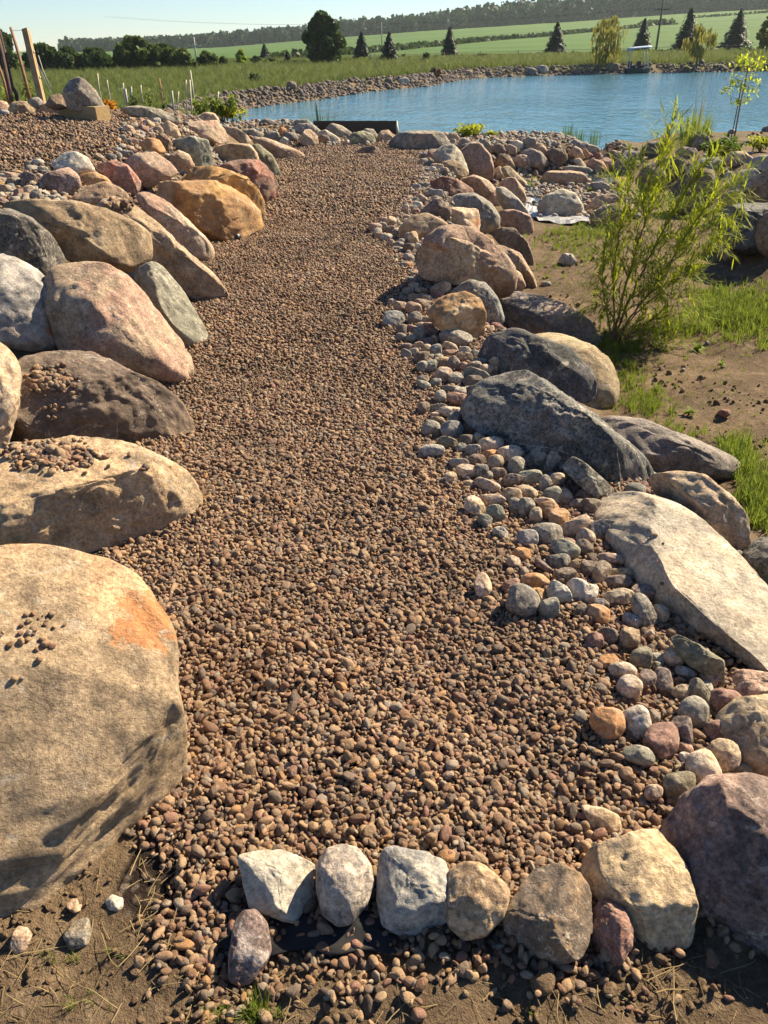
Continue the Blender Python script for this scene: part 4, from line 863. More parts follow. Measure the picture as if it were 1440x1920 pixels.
for (lm, ck, gp), L in buck.items():
    L.sort(key=lambda q: q[0])
    for i, (d, o, sz) in enumerate(L):
        grp = 'cobbles along the basin side of the path' if gp == 'A' else 'small stones heaped on the terrace'
        w = CW[ck]
        lab = ('only %s cobble lying near %s' % (w, SHORT[lm])) if len(L) == 1 else ('%s %s cobble counted outward from %s' % (ORD[min(i, 19)], w, SHORT[lm]))
        tag(o, lab, 'cobble', grp)
print('cobbles', len(cobs))

# ------------------------------------------------------------------ scatter: a point mesh whose geometry nodes set a stone, tuft or straw on every point
def scatter(name, pts, rot, scl, idx, sources, mat=None, kind='stuff', label=None, cat=None):
    col = bpy.data.collections.new(name + '_shapes')
    for i, m_ in enumerate(sources):
        so = bpy.data.objects.new('%s_shape_%02d' % (name, i), m_); col.objects.link(so)
    me = bpy.data.meshes.new(name); n = len(pts)
    me.vertices.add(n); me.vertices.foreach_set('co', np.asarray(pts, np.float32).ravel())
    for nm, arr, ty in (('rot', rot, 'FLOAT_VECTOR'), ('scl', scl, 'FLOAT_VECTOR')):
        a = me.attributes.new(nm, ty, 'POINT'); a.data.foreach_set('vector', np.asarray(arr, np.float32).ravel())
    a = me.attributes.new('idx', 'INT', 'POINT'); a.data.foreach_set('value', np.asarray(idx, np.int32))
    o = link(name, me)
    g = bpy.data.node_groups.new(name, 'GeometryNodeTree')
    g.interface.new_socket('Geometry', in_out='INPUT', socket_type='NodeSocketGeometry'); g.interface.new_socket('Geometry', in_out='OUTPUT', socket_type='NodeSocketGeometry')
    N = g.nodes.new; gi = N('NodeGroupInput'); go = N('NodeGroupOutput')
    ci = N('GeometryNodeCollectionInfo'); ci.inputs['Collection'].default_value = col; ci.inputs['Separate Children'].default_value = True; ci.inputs['Reset Children'].default_value = True
    ip = N('GeometryNodeInstanceOnPoints'); ip.inputs['Pick Instance'].default_value = True
    def na(nm, ty):
        q = N('GeometryNodeInputNamedAttribute'); q.data_type = ty; q.inputs['Name'].default_value = nm; return q.outputs['Attribute']
    er = N('FunctionNodeEulerToRotation')
    L = g.links.new
    L(gi.outputs[0], ip.inputs['Points']); L(ci.outputs[0], ip.inputs['Instance']); L(na('idx', 'INT'), ip.inputs['Instance Index'])
    L(na('rot', 'FLOAT_VECTOR'), er.inputs[0]); L(er.outputs[0], ip.inputs['Rotation']); L(na('scl', 'FLOAT_VECTOR'), ip.inputs['Scale']); L(ip.outputs[0], go.inputs[0])
    md = o.modifiers.new('scatter', 'NODES'); md.node_group = g
    tag(o, label, cat, kind=kind)
    return o

# pebbles
t = NT('pebble')
oi = t.n('ObjectInfo'); rnd = oi.outputs['Random']; tc = t.n('TexCoord').outputs['Object']
pv = t.vmath('ADD', tc, t.vmath('SCALE', (17., 5., 11.), None)); t.l(t.math('MULTIPLY', rnd, 30.), pv.node.inputs[1].links[0].from_node.inputs[3])
pc = t.ramp(rnd, [(0, (.20, .125, .082)), (.12, (.27, .21, .15)), (.24, (.165, .108, .078)), (.34, (.33, .245, .165)), (.44, (.20, .155, .125)), (.52, (.25, .175, .125)), (.60, (.15, .125, .11)), (.68, (.29, .21, .145)), (.76, (.22, .135, .11)), (.83, (.105, .082, .07)), (.9, (.26, .235, .21)), (.965, (.30, .19, .10))], 'CONSTANT')
pn = t.noise(pv, 1.3, 4, .6); pn2 = t.noise(pv, 9, 4, .7)
pc = t.mix(1.0, pc, t.mr(pn, .3, .7, .72, 1.28, False), 'MULTIPLY')
pc = t.mix(1.0, pc, t.mr(pn2, .3, .7, .78, 1.2, False), 'MULTIPLY')
pc = t.mix(1.0, pc, (.87, .765, .645), 'MULTIPLY')
pc = t.mix(1.0, pc, t.mr(t.noise(oi.outputs['Location'], 1.1, 5, .62), .36, .64, .82, 1.24, False), 'MULTIPLY')
PEB = t.done(t.bsdf(pc, .72, t.bump(t.math('ADD', pn, t.math('MULTIPLY', pn2, .4)), .35, .25), .35))
t = NT('loose_stone')
oi = t.n('ObjectInfo'); rnd = oi.outputs['Random']; tc = t.n('TexCoord').outputs['Object']
pv = t.vmath('ADD', tc, t.vmath('SCALE', (17., 5., 11.), None)); t.l(t.math('MULTIPLY', rnd, 30.), pv.node.inputs[1].links[0].from_node.inputs[3])
pc = t.ramp(rnd, [(0, (.28, .26, .23)), (.16, (.36, .3, .22)), (.3, (.22, .22, .21)), (.42, (.33, .23, .18)), (.52, (.43, .38, .3)), (.62, (.25, .14, .12)), (.7, (.2, .19, .16)), (.8, (.38, .28, .2)), (.88, (.3, .29, .27)), (.95, (.23, .12, .09))], 'CONSTANT')
pn = t.noise(pv, 1.6, 5, .65); pn2 = t.noise(pv, 12, 4, .7)
pc = t.mix(1.0, pc, t.mr(pn, .3, .7, .75, 1.25, False), 'MULTIPLY'); pc = t.mix(1.0, pc, t.mr(pn2, .3, .7, .8, 1.2, False), 'MULTIPLY')
LST = t.done(t.bsdf(pc, .8, t.bump(t.math('ADD', pn, t.math('MULTIPLY', pn2, .4)), .5, .3), .3))
def pebble_mesh(seed, lvl, mat, angular=False):
    rs = np.random.default_rng(seed); V, F = ico(lvl); so = rs.uniform(0, 90, 3)
    p = V * (1 + .16 * fbm(V * .9 + so, 2))[:, None]
    for _ in range(7 if angular else 3):
        n = rs.normal(size=3); n /= np.linalg.norm(n); d = p @ n; e = np.maximum(d - d.max() * rs.uniform(.62, .86), 0); p = p - n * (e * (.92 if angular else .7))[:, None]
    p = p * np.array([1, rs.uniform(.68, .95), rs.uniform(.5, .78)]) * .5
    return mesh_np('pebble_shape', p, F, mat)
PEBS = [pebble_mesh(50 + k, 3 if k < 5 else 2, PEB, k % 3 == 2) for k in range(10)]
LSTS = [pebble_mesh(90 + k, 3, LST, k % 3 == 0) for k in range(9)]

def jitter_grid(x0, x1, y0, y1, s):
    xs = np.arange(x0, x1, s); ys = np.arange(y0, y1, s); A, B = np.meshgrid(xs, ys)
    return A.ravel() + rng.uniform(-.5, .5, A.size) * s, B.ravel() + rng.uniform(-.5, .5, A.size) * s
def gravel_mask(x, y):
    xl = np.interp(y, XL[:, 0], XL[:, 1]); xr = np.interp(y, XR[:, 0], XR[:, 1])
    wob = .1 * fbm2(x, y, 2.0, 3, 4.)
    d = np.minimum(x - xl + .22 - .27 * (1 - sstep(.98, 1.25, y)), xr + .12 - x) + wob * .5
    front = sstep(.74, .98, y + .5 * wob + .06 * np.where((x > -.42) & (x < .5), 1, -.6))
    m = sstep(-.06, .1, d) * front
    return m * (y < 15.9) * np.where((x > -.37) & (x < .02) & (y > .785) & (y < .885), .55, 1)
px_, py_, sc_, lay_ = [], [], [], []
def layer(x0, x1, y0, y1, s, size, z, keep=1.0, mask=gravel_mask):
    x, y = jitter_grid(x0, x1, y0, y1, s)
    m = rng.uniform(size=x.size) < mask(x, y) * keep
    x, y = x[m], y[m]
    px_.append(x); py_.append(y); sc_.append(size * np.clip(np.exp(rng.normal(0, .36, x.size)), .42, 1.75)); lay_.append(np.full(x.size, z))
layer(-1.4, 1.3, .66, 4.2, .0128, .0175, .004)
layer(-1.4, 1.3, .7, 4.2, .016, .0182, .010)
layer(-1.4, 1.3, .8, 4.2, .036, .025, .015, .8)
layer(-2.2, 1.3, 4.2, 8.5, .019, .0225, .004)
layer(-2.2, 1.3, 4.2, 8.5, .028, .0235, .012)
layer(-2.4, 1.6, 8.5, 16.2, .034, .034, .006)
layer(-2.4, 1.6, 8.5, 16.2, .05, .036, .014, .8)
def mound_mask(x, y):
    xl = np.interp(y, XL[:, 0], XL[:, 1]); w = .15 * fbm2(x, y, 1.5, 3, 4.)
    return sstep(-.15, .15, np.minimum(xl - 1.0 - x, x + 8) + w) * sstep(5.4, 6.2, y + w) * (1 - sstep(11.4, 12., y))
layer(-7.5, -2.2, 5.4, 12, .04, .036, .006, 1, mound_mask)
layer(-7.5, -2.2, 5.4, 12, .055, .04, .014, .9, mound_mask)
# a thin spill of pebbles over the bare soil in front of the edging stones and beside the basin cobbles
def spill(x, y): return .15 * sstep(-.1, .25, fbm2(x, y, 3.2, 3, 8.) + .25) * sstep(.58, .8, y) * sstep(-.5, -.3, x) * (1 - sstep(.95, 1.15, y)) 
layer(-.9, .9, .55, 1.1, .022, .0225, .006, 1, spill)
def wedge(x, y):
    xr = np.interp(y, XR[:, 0], XR[:, 1]); return sstep(-.3, -.1, x - xr) * (1 - sstep(.25, .45, x - xr)) * sstep(.95, 1.2, y) * .9
layer(.2, 1.5, .95, 9, .022, .021, .005, 1, wedge)
px_ = np.concatenate(px_); py_ = np.concatenate(py_); sc_ = np.concatenate(sc_); lay_ = np.concatenate(lay_)
pz_ = H(px_, py_) + lay_
n = len(px_); print('pebbles', n)
rot = np.stack([rng.normal(0, .6, n), rng.normal(0, .6, n), rng.uniform(0, 6.28, n)], 1)
scl = sc_[:, None] * np.stack([rng.uniform(.9, 1.2, n), rng.uniform(.6, 1.0, n), rng.uniform(.7, 1.1, n)], 1)
near_ = py_ < 3.2
idx_ = np.where(near_, rng.integers(0, 5, n), rng.integers(5, 10, n))
scatter('pebble_gravel', np.stack([px_, py_, pz_], 1), rot, scl, idx_, PEBS, label='brown pea gravel covering the path and the terrace mound', cat='gravel')

# loose stones of fist size and less between the cobbles and boulders
lx, ly, ls = [], [], []
def strew(x0, x1, y0, y1, s, size, f):
    x, y = jitter_grid(x0, x1, y0, y1, s); m = rng.uniform(size=x.size) < f(x, y); lx.append(x[m]); ly.append(y[m]); ls.append(size * np.clip(np.exp(rng.normal(0, .3, m.sum())), .5, 1.8))
def band(x, y):
    xr = np.interp(y, XR[:, 0], XR[:, 1]); d = x - xr; b = sstep(4.4, 5, y)
    return sstep(-.32, -.1, d - .0 + .1 * fbm2(x, y, 2, 2)) * (1 - sstep(.3, .5, d)) * (.35 + .6 * b) * sstep(1.5, 2.2, y) * (y < 14.5)
strew(-.4, 1.6, 1.5, 14.5, .06, .05, band)
def tband(x, y):
    xl = np.interp(y, XL[:, 0], XL[:, 1]); d = xl - x; w = .2 * fbm2(x, y, 1.3, 2, 3.)
    return sstep(.35, .6, d) * (1 - sstep(.95, 1.35, d + w)) * sstep(4.8, 5.6, y) * (y < 12.5) * .9
strew(-3.4, -1.2, 4.8, 12.5, .06, .055, tband)
strew(-4.6, -2.3, 5.2, 7.4, .065, .055, lambda x, y: .9 * sstep(.3, .0, np.hypot((x + 3.3) / 1.3, (y - 6.45) / .65) - .75))
strew(-4.6, 1.4, 15.4, 17.9, .085, .07, lambda x, y: np.where((x > -1.2) & (y > 16.3), .1, .7))
def stream_bed(x, y): return .8 * sstep(0, -.35, np.hypot((x - 3.3) / 1.5, (y - 14.4) / 3.6) - 1)
strew(1.2, 5.4, 10.4, 18.6, .1, .085, stream_bed)
strew(1.2, 5.6, 16.6, 19.3, .1, .09, lambda x, y: .7 * np.ones(x.size))
strew(4.8, 9.5, 9, 19, .2, .15, lambda x, y: .12 * sstep(3.4, 4.2, x - np.interp(y, XR[:, 0], XR[:, 1]) - .12 * (y - 7)))
strew(1.3, 5, 3.2, 10, .25, .035, lambda x, y: .13 * np.ones(x.size))
lx = np.concatenate(lx); ly = np.concatenate(ly); ls = np.concatenate(ls); n = len(lx)
lz = H(lx, ly) + .18 * ls
scatter('loose_stones', np.stack([lx, ly, lz], 1), np.stack([rng.normal(0, .4, n), rng.normal(0, .4, n), rng.uniform(0, 6.28, n)], 1), ls[:, None] * np.ones((n, 3)), rng.integers(0, 9, n), LSTS, label='small loose stones strewn between the boulders and along the stream', cat='stones')
print('loose', n)

# pebbles lying on top of boulders
bx = []
def on_rock(ref, boxpx, num, size):
    o = LAND[ref][0]; me = o.data; n_ = len(me.vertices)
    V = np.empty(n_ * 3, np.float32); me.vertices.foreach_get('co', V); V = V.reshape(-1, 3) + np.array(o.location)
    bv = BVHTree.FromPolygons([Vector(q) for q in V], [p.vertices[:] for p in me.polygons])
    x0, y0, x1, y1 = boxpx; c = 0
    while c < num:
        u = rng.normal(size=2) * .35
        pxx = (x0 + x1) / 2 + u[0] * (x1 - x0) / 2 * 1.2; pyy = (y0 + y1) / 2 + u[1] * (y1 - y0) / 2 * 1.2
        c += 1
        d = Vector(ray(pxx, pyy)).normalized(); hit = bv.ray_cast(Vector(CAM), d)
        if hit[0] is None or hit[1].z < .45: continue
        s = size * float(np.exp(rng.normal(0, .3))); q = hit[0] + hit[1] * s * .22
        bx.append((q.x, q.y, q.z, s))
on_rock('flat-topped tan slab', (0, 822, 190, 885), 420, .02)
on_rock('flat-topped tan slab', (200, 835, 330, 960), 16, .018)
on_rock('huge tan boulder', (0, 1120, 130, 1230), 26, .014)
on_rock('huge tan boulder', (20, 1250, 50, 1290), 2, .014)
on_rock('dark brown slab', (50, 690, 140, 745), 200, .022)
on_rock('dark brown slab', (80, 745, 130, 800), 30, .02)
on_rock('slanting tan boulder', (200, 372, 245, 402), 120, .03)
on_rock('pale slab', (1140, 985, 1300, 1110), 12, .013)
if bx:
    bx = np.array(bx); n = len(bx)
    scatter('pebbles_on_boulders', bx[:, :3], np.stack([rng.normal(0, .4, n), rng.normal(0, .4, n), rng.uniform(0, 6.28, n)], 1), bx[:, 3:4] * np.ones((n, 3)), rng.integers(0, 5, n), PEBS, label='brown pebbles lying on the tops of boulders', cat='gravel')
# ------------------------------------------------------------------ far shore, meadow, trees, fields
def quads_mesh(name, C, U, V, mat, parent=None, tri=False):
    """one quad (or triangle) per row: centre, half vectors"""
    n = len(C)
    if tri:
        v = np.stack([C - U, C + U, C + V], 1).reshape(-1, 3); f = np.arange(3 * n).reshape(-1, 3)
    else:
        v = np.stack([C - U - V, C + U - V, C + U + V, C - U + V], 1).reshape(-1, 3); f = np.arange(4 * n).reshape(-1, 4)
    return mesh_np(name, v, f, mat, False)
def rdirs(n, rs):
    d = rs.normal(size=(n, 3)); return d / np.linalg.norm(d, axis=1)[:, None]
def leaf_clumps(rs, centres, radii, per, size, squash=1.0, up=0.0):
    Cs = []
    for c, r in zip(centres, radii):
        d = rdirs(per, rs); k = rs.uniform(.35, 1, per) ** .5
        Cs.append(np.array(c) + d * (k * r)[:, None] * np.array([1, 1, squash]))
    C = np.concatenate(Cs); n = len(C)
    U = rdirs(n, rs); W = rdirs(n, rs); V = np.cross(U, W); V /= np.linalg.norm(V, axis=1)[:, None] + 1e-9
    s = size * rs.uniform(.6, 1.4, n)[:, None]
    return C, U * s * .5, V * s * .38
BARK = plain('bark', (.12, .09, .065), .9, .35, 18, .01)
DARKBARK = plain('dark_bark', (.07, .05, .04), .9, .3, 18, .01)
L_SPRUCE = leafmat('spruce_needles', (.006, .019, .013), (.012, .031, .021), .05, 1.2)
L_DARK = leafmat('dark_leaves', (.022, .045, .016), (.05, .085, .026), .3, .7)
L_MID = leafmat('mid_leaves', (.04, .07, .02), (.085, .12, .03), .35, .7)
L_YEL = leafmat('yellow_leaves', (.13, .14, .03), (.20, .19, .05), .45, .7)
L_LIME = leafmat('lime_leaves', (.12, .19, .02), (.2, .28, .04), .5, .7)
L_FOREST = leafmat('forest_leaves', (.018, .05, .028), (.034, .072, .036), .15, .05)

def tree_round(name, label, cat, group, px, base_y, top_y, wpx, mat, seed, trunk=.12, nclump=16, per=95, size=.32, lift=0.0, open_=1.0, dist=None, droop=False):
    rs = np.random.default_rng(seed)
    b = at(px, base_y) if dist is None else CAM + ray(px, base_y) * dist
    z0 = gz(b[0], b[1]); d = np.linalg.norm(b - CAM)
    dep = (b - CAM) @ FW
    # height from the photo
    tp = CAM + ray(px, top_y) * dep
    hgt = (tp[2] - z0) * 1.0; w = wpx / FPX * dep / 2
    e = empty(name, (b[0], b[1], z0)); tag(e, label, cat, group)
    tb = MB(); tr = hgt * .022 + .02
    tb.tube([(0, 0, -.1), (rs.normal(0, .03), 0, hgt * .35), (rs.normal(0, .1), rs.normal(0, .1), hgt * .75)], [tr * 1.3, tr, tr * .4], 7)
    for k in range(5):
        a = rs.uniform(0, 6.28); z = hgt * rs.uniform(.2, .55); tb.tube([(0, 0, z), (math.cos(a) * w * .35, math.sin(a) * w * .35, z + hgt * .15), (math.cos(a) * w * .7, math.sin(a) * w * .7, z + hgt * .25)], [tr * .5, tr * .35, tr * .12], 5)
    tb.build('trunk', BARK, e, True)
    cs, rr = [], []
    lo = trunk
    if not droop: nclump = int(nclump * 2.2); per = int(per * .5); open_ = open_ * .72
    for k in range(nclump):
        zf = lo + (1 - lo) * (k + .5) / nclump
        prof = math.sin(math.pi * min(1, max(.02, (zf - lo) / (1 - lo) * .82 + .13))) ** .7
        a = rs.uniform(0, 6.28); q = w * prof * rs.uniform(.25, .85)
        cs.append((math.cos(a) * q, math.sin(a) * q, hgt * zf * .97)); rr.append(w * rs.uniform(.24, .44) * (.6 + .4 * prof) * open_)
    C, U, V = leaf_clumps(rs, cs, rr, per, size, .9)
    if droop:
        V = V * .5 + np.array([0, 0, -1]) * (size * rs.uniform(.5, 1.1, len(C)))[:, None]; U = U * .35
    C[:, 2] = np.clip(C[:, 2], hgt * lo * .5, hgt * 1.02)
    link('crown', quads_mesh('crown', C, U, V, mat), e)
    return e
def spruce(label, px, base_y, top_y, wpx, seed, group, lean=0.0):
    rs = np.random.default_rng(seed); b = at(px, base_y); z0 = gz(b[0], b[1]); dep = (b - CAM) @ FW
    hgt = (CAM + ray(px, top_y) * dep)[2] - z0; w = wpx / FPX * dep / 2 * 1.18
    e = empty('spruce_tree', (b[0], b[1], z0), rs.uniform(0, 6)); tag(e, label, 'tree', group)
    tb = MB(); tb.tube([(0, 0, -.1), (0, 0, hgt * .5), (0, 0, hgt * .97)], [.09, .06, .01], 6); tb.build('trunk', DARKBARK, e, True)
    C, U, V = [], [], []
    tiers = 22
    for t_ in range(tiers):
        zf = .03 + .95 * t_ / tiers; rad = w * (1 - zf) ** .78 * rs.uniform(.88, 1.1) + .03; nb = int(9 + 16 * (1 - zf))
        for k in range(nb):
            a = 2 * math.pi * (k + rs.uniform(-.4, .4)) / nb; R = rad * rs.uniform(.75, 1.12); d = np.array([math.cos(a), math.sin(a), 0]); sd_ = np.array([-d[1], d[0], 0])
            m = max(3, int(R / .16))
            for j in range(m):
                s = (j + .6) / m; q = d * R * s + np.array([0, 0, hgt * zf - .22 * R * s + .12 * R * s * s])
                C.append(q + rs.normal(0, .03, 3)); zk = .35 + .75 * (1 - zf); U.append(sd_ * .24 * zk * (1.15 - .6 * s) * rs.uniform(.7, 1.3) + np.array([0, 0, rs.normal(0, .03)])); V.append(zk * d * .15 + np.array([0, 0, -.09 + rs.normal(0, .05)]))
    link('crown', quads_mesh('crown', np.array(C), np.array(U), np.array(V), L_SPRUCE), e)
    return e
GS = 'spruce trees along the far side of the meadow'
for i, (lab, px, by, ty, w) in enumerate([
    ('dark blue-green spruce beside the big leafy tree', 679, 121, 59, 38), ('dark spruce in front of the pale utility pole', 730, 121, 60, 36), ('slender dark spruce standing alone before the green field', 842, 115, 50, 34),
    ('dark spruce with tiered branches by the pond, next to the yellowish weeping tree', 1040, 109, 41, 42), ('dark narrow spruce beside the dark utility pole', 1201, 101, 34, 36), ('tallest dark spruce, behind a thin yellow sapling tree', 1283, 101, 14, 54), ('broad ragged spruce at the end of the spruce row', 1375, 97, 16, 56),
    ('small dark spruce above low round bushes', 498, 118, 84, 26), ('tiny dark spruce between the bushes and the big leafy tree', 541, 126, 99, 20), ('narrow columnar spruce against the dark bush row', 221, 134, 95, 14), ]):
    spruce(lab, px, by, ty, w, 200 + i, GS)
GT = 'leafy trees along the edge of the meadow'
tr_ = [
 ('leafy_tree', 'big upright leafy tree with an open sunlit crown, taller than its neighbours', 610, 127, 27, 78, L_DARK, .06, 26, 150, .34),
 ('leafy_tree', 'yellowish weeping tree by the pond behind the block of stone', 1134, 124, 38, 78, L_YEL, .12, 22, 46, .24),
 ('leafy_tree', 'thin yellow sapling tree standing before the tallest spruce', 1305, 125, 54, 60, L_YEL, .3, 13, 45, .28),
 ('leafy_tree', 'yellow-green thin tree cut by the picture edge', 1434, 108, 30, 56, L_YEL, .3, 12, 60, .3),
 ('leafy_tree', 'round lime-green young tree lit by the sun', 452, 130, 94, 26, L_LIME, .15, 10, 80, .26),
 ('leafy_tree', 'tall dark tree at the picture edge behind the wooden posts', 8, 140, 56, 70, L_DARK, .05, 22, 150, .36),
 ('leafy_tree', 'dark rounded tree in the bush row just past the square post', 88, 140, 86, 74, L_DARK, .02, 18, 140, .34),
 ('leafy_tree', 'lower dark tree next along the bush row, with a flat top', 133, 140, 93, 72, L_DARK, .02, 18, 140, .34),
 ('leafy_tree', 'dark broad tree behind the pointed boulder', 184, 139, 94, 82, L_DARK, .02, 18, 140, .34),
 ('leafy_tree', 'largest rounded tree of the dark bush row', 262, 137, 72, 78, L_MID, .02, 24, 150, .34),
 ('leafy_tree', 'rounded olive-green tree next to the largest one of the row', 312, 136, 86, 70, L_MID, .02, 18, 140, .34),
 ('leafy_tree', 'low olive-green tree beside the pale utility pole', 346, 136, 94, 48, L_MID, .02, 14, 130, .32),
 ('bush', 'rounded mid-green bush on the other side of the pale utility pole', 391, 133, 99, 40, L_MID, .02, 14, 120, .3),
 ('bush', 'small olive bush between the round bush and the lime-green tree', 420, 132, 108, 24, L_MID, .02, 10, 90, .26),
 ('bush', 'low dark round bush beneath the small spruce', 481, 128, 108, 28, L_DARK, .02, 10, 100, .28),
 ('bush', 'low grey-green bush beside the low dark round one', 510, 127, 112, 32, L_MID, .02, 10, 90, .26),
 ('bush', 'fan-shaped dry green shrub in the grass before the lone spruce', 798, 121, 101, 24, L_MID, .05, 9, 50, .24),
 ('bush', 'low dark bush on the field edge past the lone spruce', 903, 115, 103, 28, L_DARK, .02, 9, 80, .26),
 ('bush', 'small low bush beside the low dark bush at the field edge', 929, 113, 105, 12, L_MID, .02, 6, 50, .22),
 ('bush', 'low dark bush before the green field, farther along', 950, 112, 104, 22, L_DARK, .02, 8, 70, .26),
 ('bush', 'little upright bush in the grass beside the second spruce', 757, 118, 103, 11, L_MID, .05, 6, 45, .22),
 ('bush', 'rust-coloured shrub on the stony far shore', 815, 143, 131, 24, plain('rusty_leaves', (.16, .08, .04), .8, .4, 3), .02, 7, 60, .22),
]
for i, (nm, lab, px, by, ty, w, m, tk, nc, per, sz) in enumerate(tr_):
    tree_round(nm, lab, 'tree' if 'tree' in nm else 'bush', GT if 'tree' in nm else 'bushes along the edge of the meadow', px, by, ty, w, m, 300 + i, tk, nc, per, sz, droop=('weeping' in lab or 'thin yellow' in lab))

# the wood on the ridge, one mass
rs = np.random.default_rng(5)
Cs, Us, Vs = [], [], []
rx = [120, 200, 260, 330, 400, 480, 560, 640, 720, 800, 880, 960, 1040, 1120, 1200, 1280, 1360, 1440, 1540]
rb = [104, 103, 101, 92, 84, 79, 76, 70, 65, 61, 57, 52, 46, 41, 35, 30, 25, 20, 14]
rt = [97, 92, 86, 78, 70, 62, 58, 46, 40, 34, 22, 12, 4, -4, -10, -16, -20, -24, -30]
for row in range(3):
    x = 120.0
    while x < 1560:
        dep = 470 + row * 22 + rs.uniform(-8, 8); az_d = ray(x, 80); p = CAM + az_d * dep; z0 = gz(p[0], p[1])
        top = (CAM + ray(x, np.interp(x, rx, rt)) * dep)[2]
        hgt = max(5.0, (top - z0) * rs.uniform(.72, 1.1)); w = rs.uniform(3.4, 6.0)
        for k in range(9):
            zf = .1 + .86 * k / 8; a = rs.uniform(0, 6.28); q = w * .55 * math.sin(math.pi * min(.95, zf * .8 + .15))
            C, U, V = leaf_clumps(rs, [(p[0] + math.cos(a) * q, p[1] + math.sin(a) * q, z0 + hgt * zf)], [w * .6], 26, 1.7)
            Cs.append(C); Us.append(U); Vs.append(V)
        x += rs.uniform(6, 11)
Cs = np.concatenate(Cs); Us = np.concatenate(Us); Vs = np.concatenate(Vs)
tag(link('woodland', quads_mesh('woodland', Cs, Us, Vs, L_FOREST)), 'dark wood running along the ridge behind the green fields', 'wood', kind='stuff')
# weedy strip between the two fields and along the near field edge
def strip(name, pts, hgt, wid, dens, size, mat, label):
    Cs = []
    for (a, b) in zip(pts[:-1], pts[1:]):
        A = at(*a); B = at(*b); L = np.linalg.norm(B - A); n = int(L * dens)
        tt = rs.uniform(0, 1, n); P = A + (B - A) * tt[:, None]; P[:, 0] += rs.normal(0, wid * .3, n); P[:, 1] += rs.normal(0, wid, n)
        P[:, 2] = H(P[:, 0], P[:, 1], False) + rs.uniform(0, 1, n) ** 1.3 * hgt; Cs.append(P)
    C = np.concatenate(Cs); n = len(C); U = rdirs(n, rs) * size; W = rdirs(n, rs); V = np.cross(U, W)
    tag(link(name, quads_mesh(name, C, U, V, mat)), label, 'weeds', kind='stuff')
strip('field_weeds', [(500, 113), (580, 108), (640, 104), (700, 99), (780, 91), (860, 83), (940, 75), (1020, 69), (1100, 61), (1180, 54), (1215, 50)], 1.0, .5, 11, .4, L_DARK, 'dark line of tall weeds between the two green fields')
strip('upper_field_weeds', [(1200, 50), (1230, 47), (1265, 46)], 1.6, 1.5, 12, .6, L_DARK, 'dark weedy clump on the upper field')
strip('ridge_weeds', [(1290, 35), (1360, 30), (1440, 24), (1500, 21)], 0.9, .5, 6, .4, L_DARK, 'dark line of weeds across the top of the field')
strip('meadow_edge_weeds', [(380, 131), (500, 128), (640, 124), (760, 119), (900, 114), (1040, 110), (1200, 104), (1440, 99)], .55, .7, 22, .22, L_MID, 'rough weeds along the meadow edge below the field')

# grass tufts
def tuft_mesh(name, seed, n, h, w, spread, mat, bend=.5):
    rs_ = np.random.default_rng(seed); v, f = [], []
    for k in range(n):
        a = rs_.uniform(0, 6.28); q = spread * math.sqrt(rs_.uniform()); b = np.array([math.cos(a) * q, math.sin(a) * q, 0]); a2 = a + rs_.normal(0, .9); d = np.array([math.cos(a2), math.sin(a2), 0]); s = np.array([-d[1], d[0], 0]); hh = h * rs_.uniform(.5, 1.15); bd = bend * rs_.uniform(.2, 1.2)
        i0 = len(v)
        for j, t_ in enumerate((0, .4, .75)):
            c = b + d * hh * bd * t_ * t_ + np.array([0, 0, hh * (t_ - .25 * bd * t_ * t_)]); ww = w * (1 - .55 * t_)
            v += [c - s * ww, c + s * ww]
        v.append(b + d * hh * bd * 1.0 + np.array([0, 0, hh * (1 - .3 * bd)]))
        f += [(i0, i0 + 1, i0 + 3, i0 + 2), (i0 + 2, i0 + 3, i0 + 5, i0 + 4), (i0 + 4, i0 + 5, i0 + 6)]
    return mesh_np(name, np.array(v), f, mat, True)
G_MEAD = leafmat('meadow_grass_blade', (.08, .125, .035), (.14, .165, .055), .35, inst=True)
G_GREEN = leafmat('green_grass_blade', (.075, .125, .018), (.17, .22, .035), .45, inst=True)
G_DRY = leafmat('dry_grass_blade', (.27, .2, .1), (.36, .28, .15), .3, inst=True)
MT = [tuft_mesh('meadow_tuft', 600 + k, 22, .5, .012, .2, G_MEAD, .5) for k in range(4)]
rs = np.random.default_rng(77)
N = 26000
yy = 24 + (112 - 24) * rs.uniform(0, 1, N) ** .8; xx = yy * rs.uniform(-.62, .62, N)
sdp_ = poly_sd(xx, yy, POND); k = (sdp_ > 1.5) & (np.hypot(xx, yy) < 112); xx, yy = xx[k], yy[k]; n = len(xx)
zz = H(xx, yy, False)
s = rs.uniform(.6, 1.25, n) * np.clip(yy / 60, .75, 1.5)
scatter('meadow_grass', np.stack([xx, yy, zz], 1), np.stack([np.zeros(n), np.zeros(n), rs.uniform(0, 6.28, n)], 1), s[:, None] * np.ones((n, 3)), rs.integers(0, 4, n), MT, label='tall dry meadow grass between the pond and the trees', cat='grass')

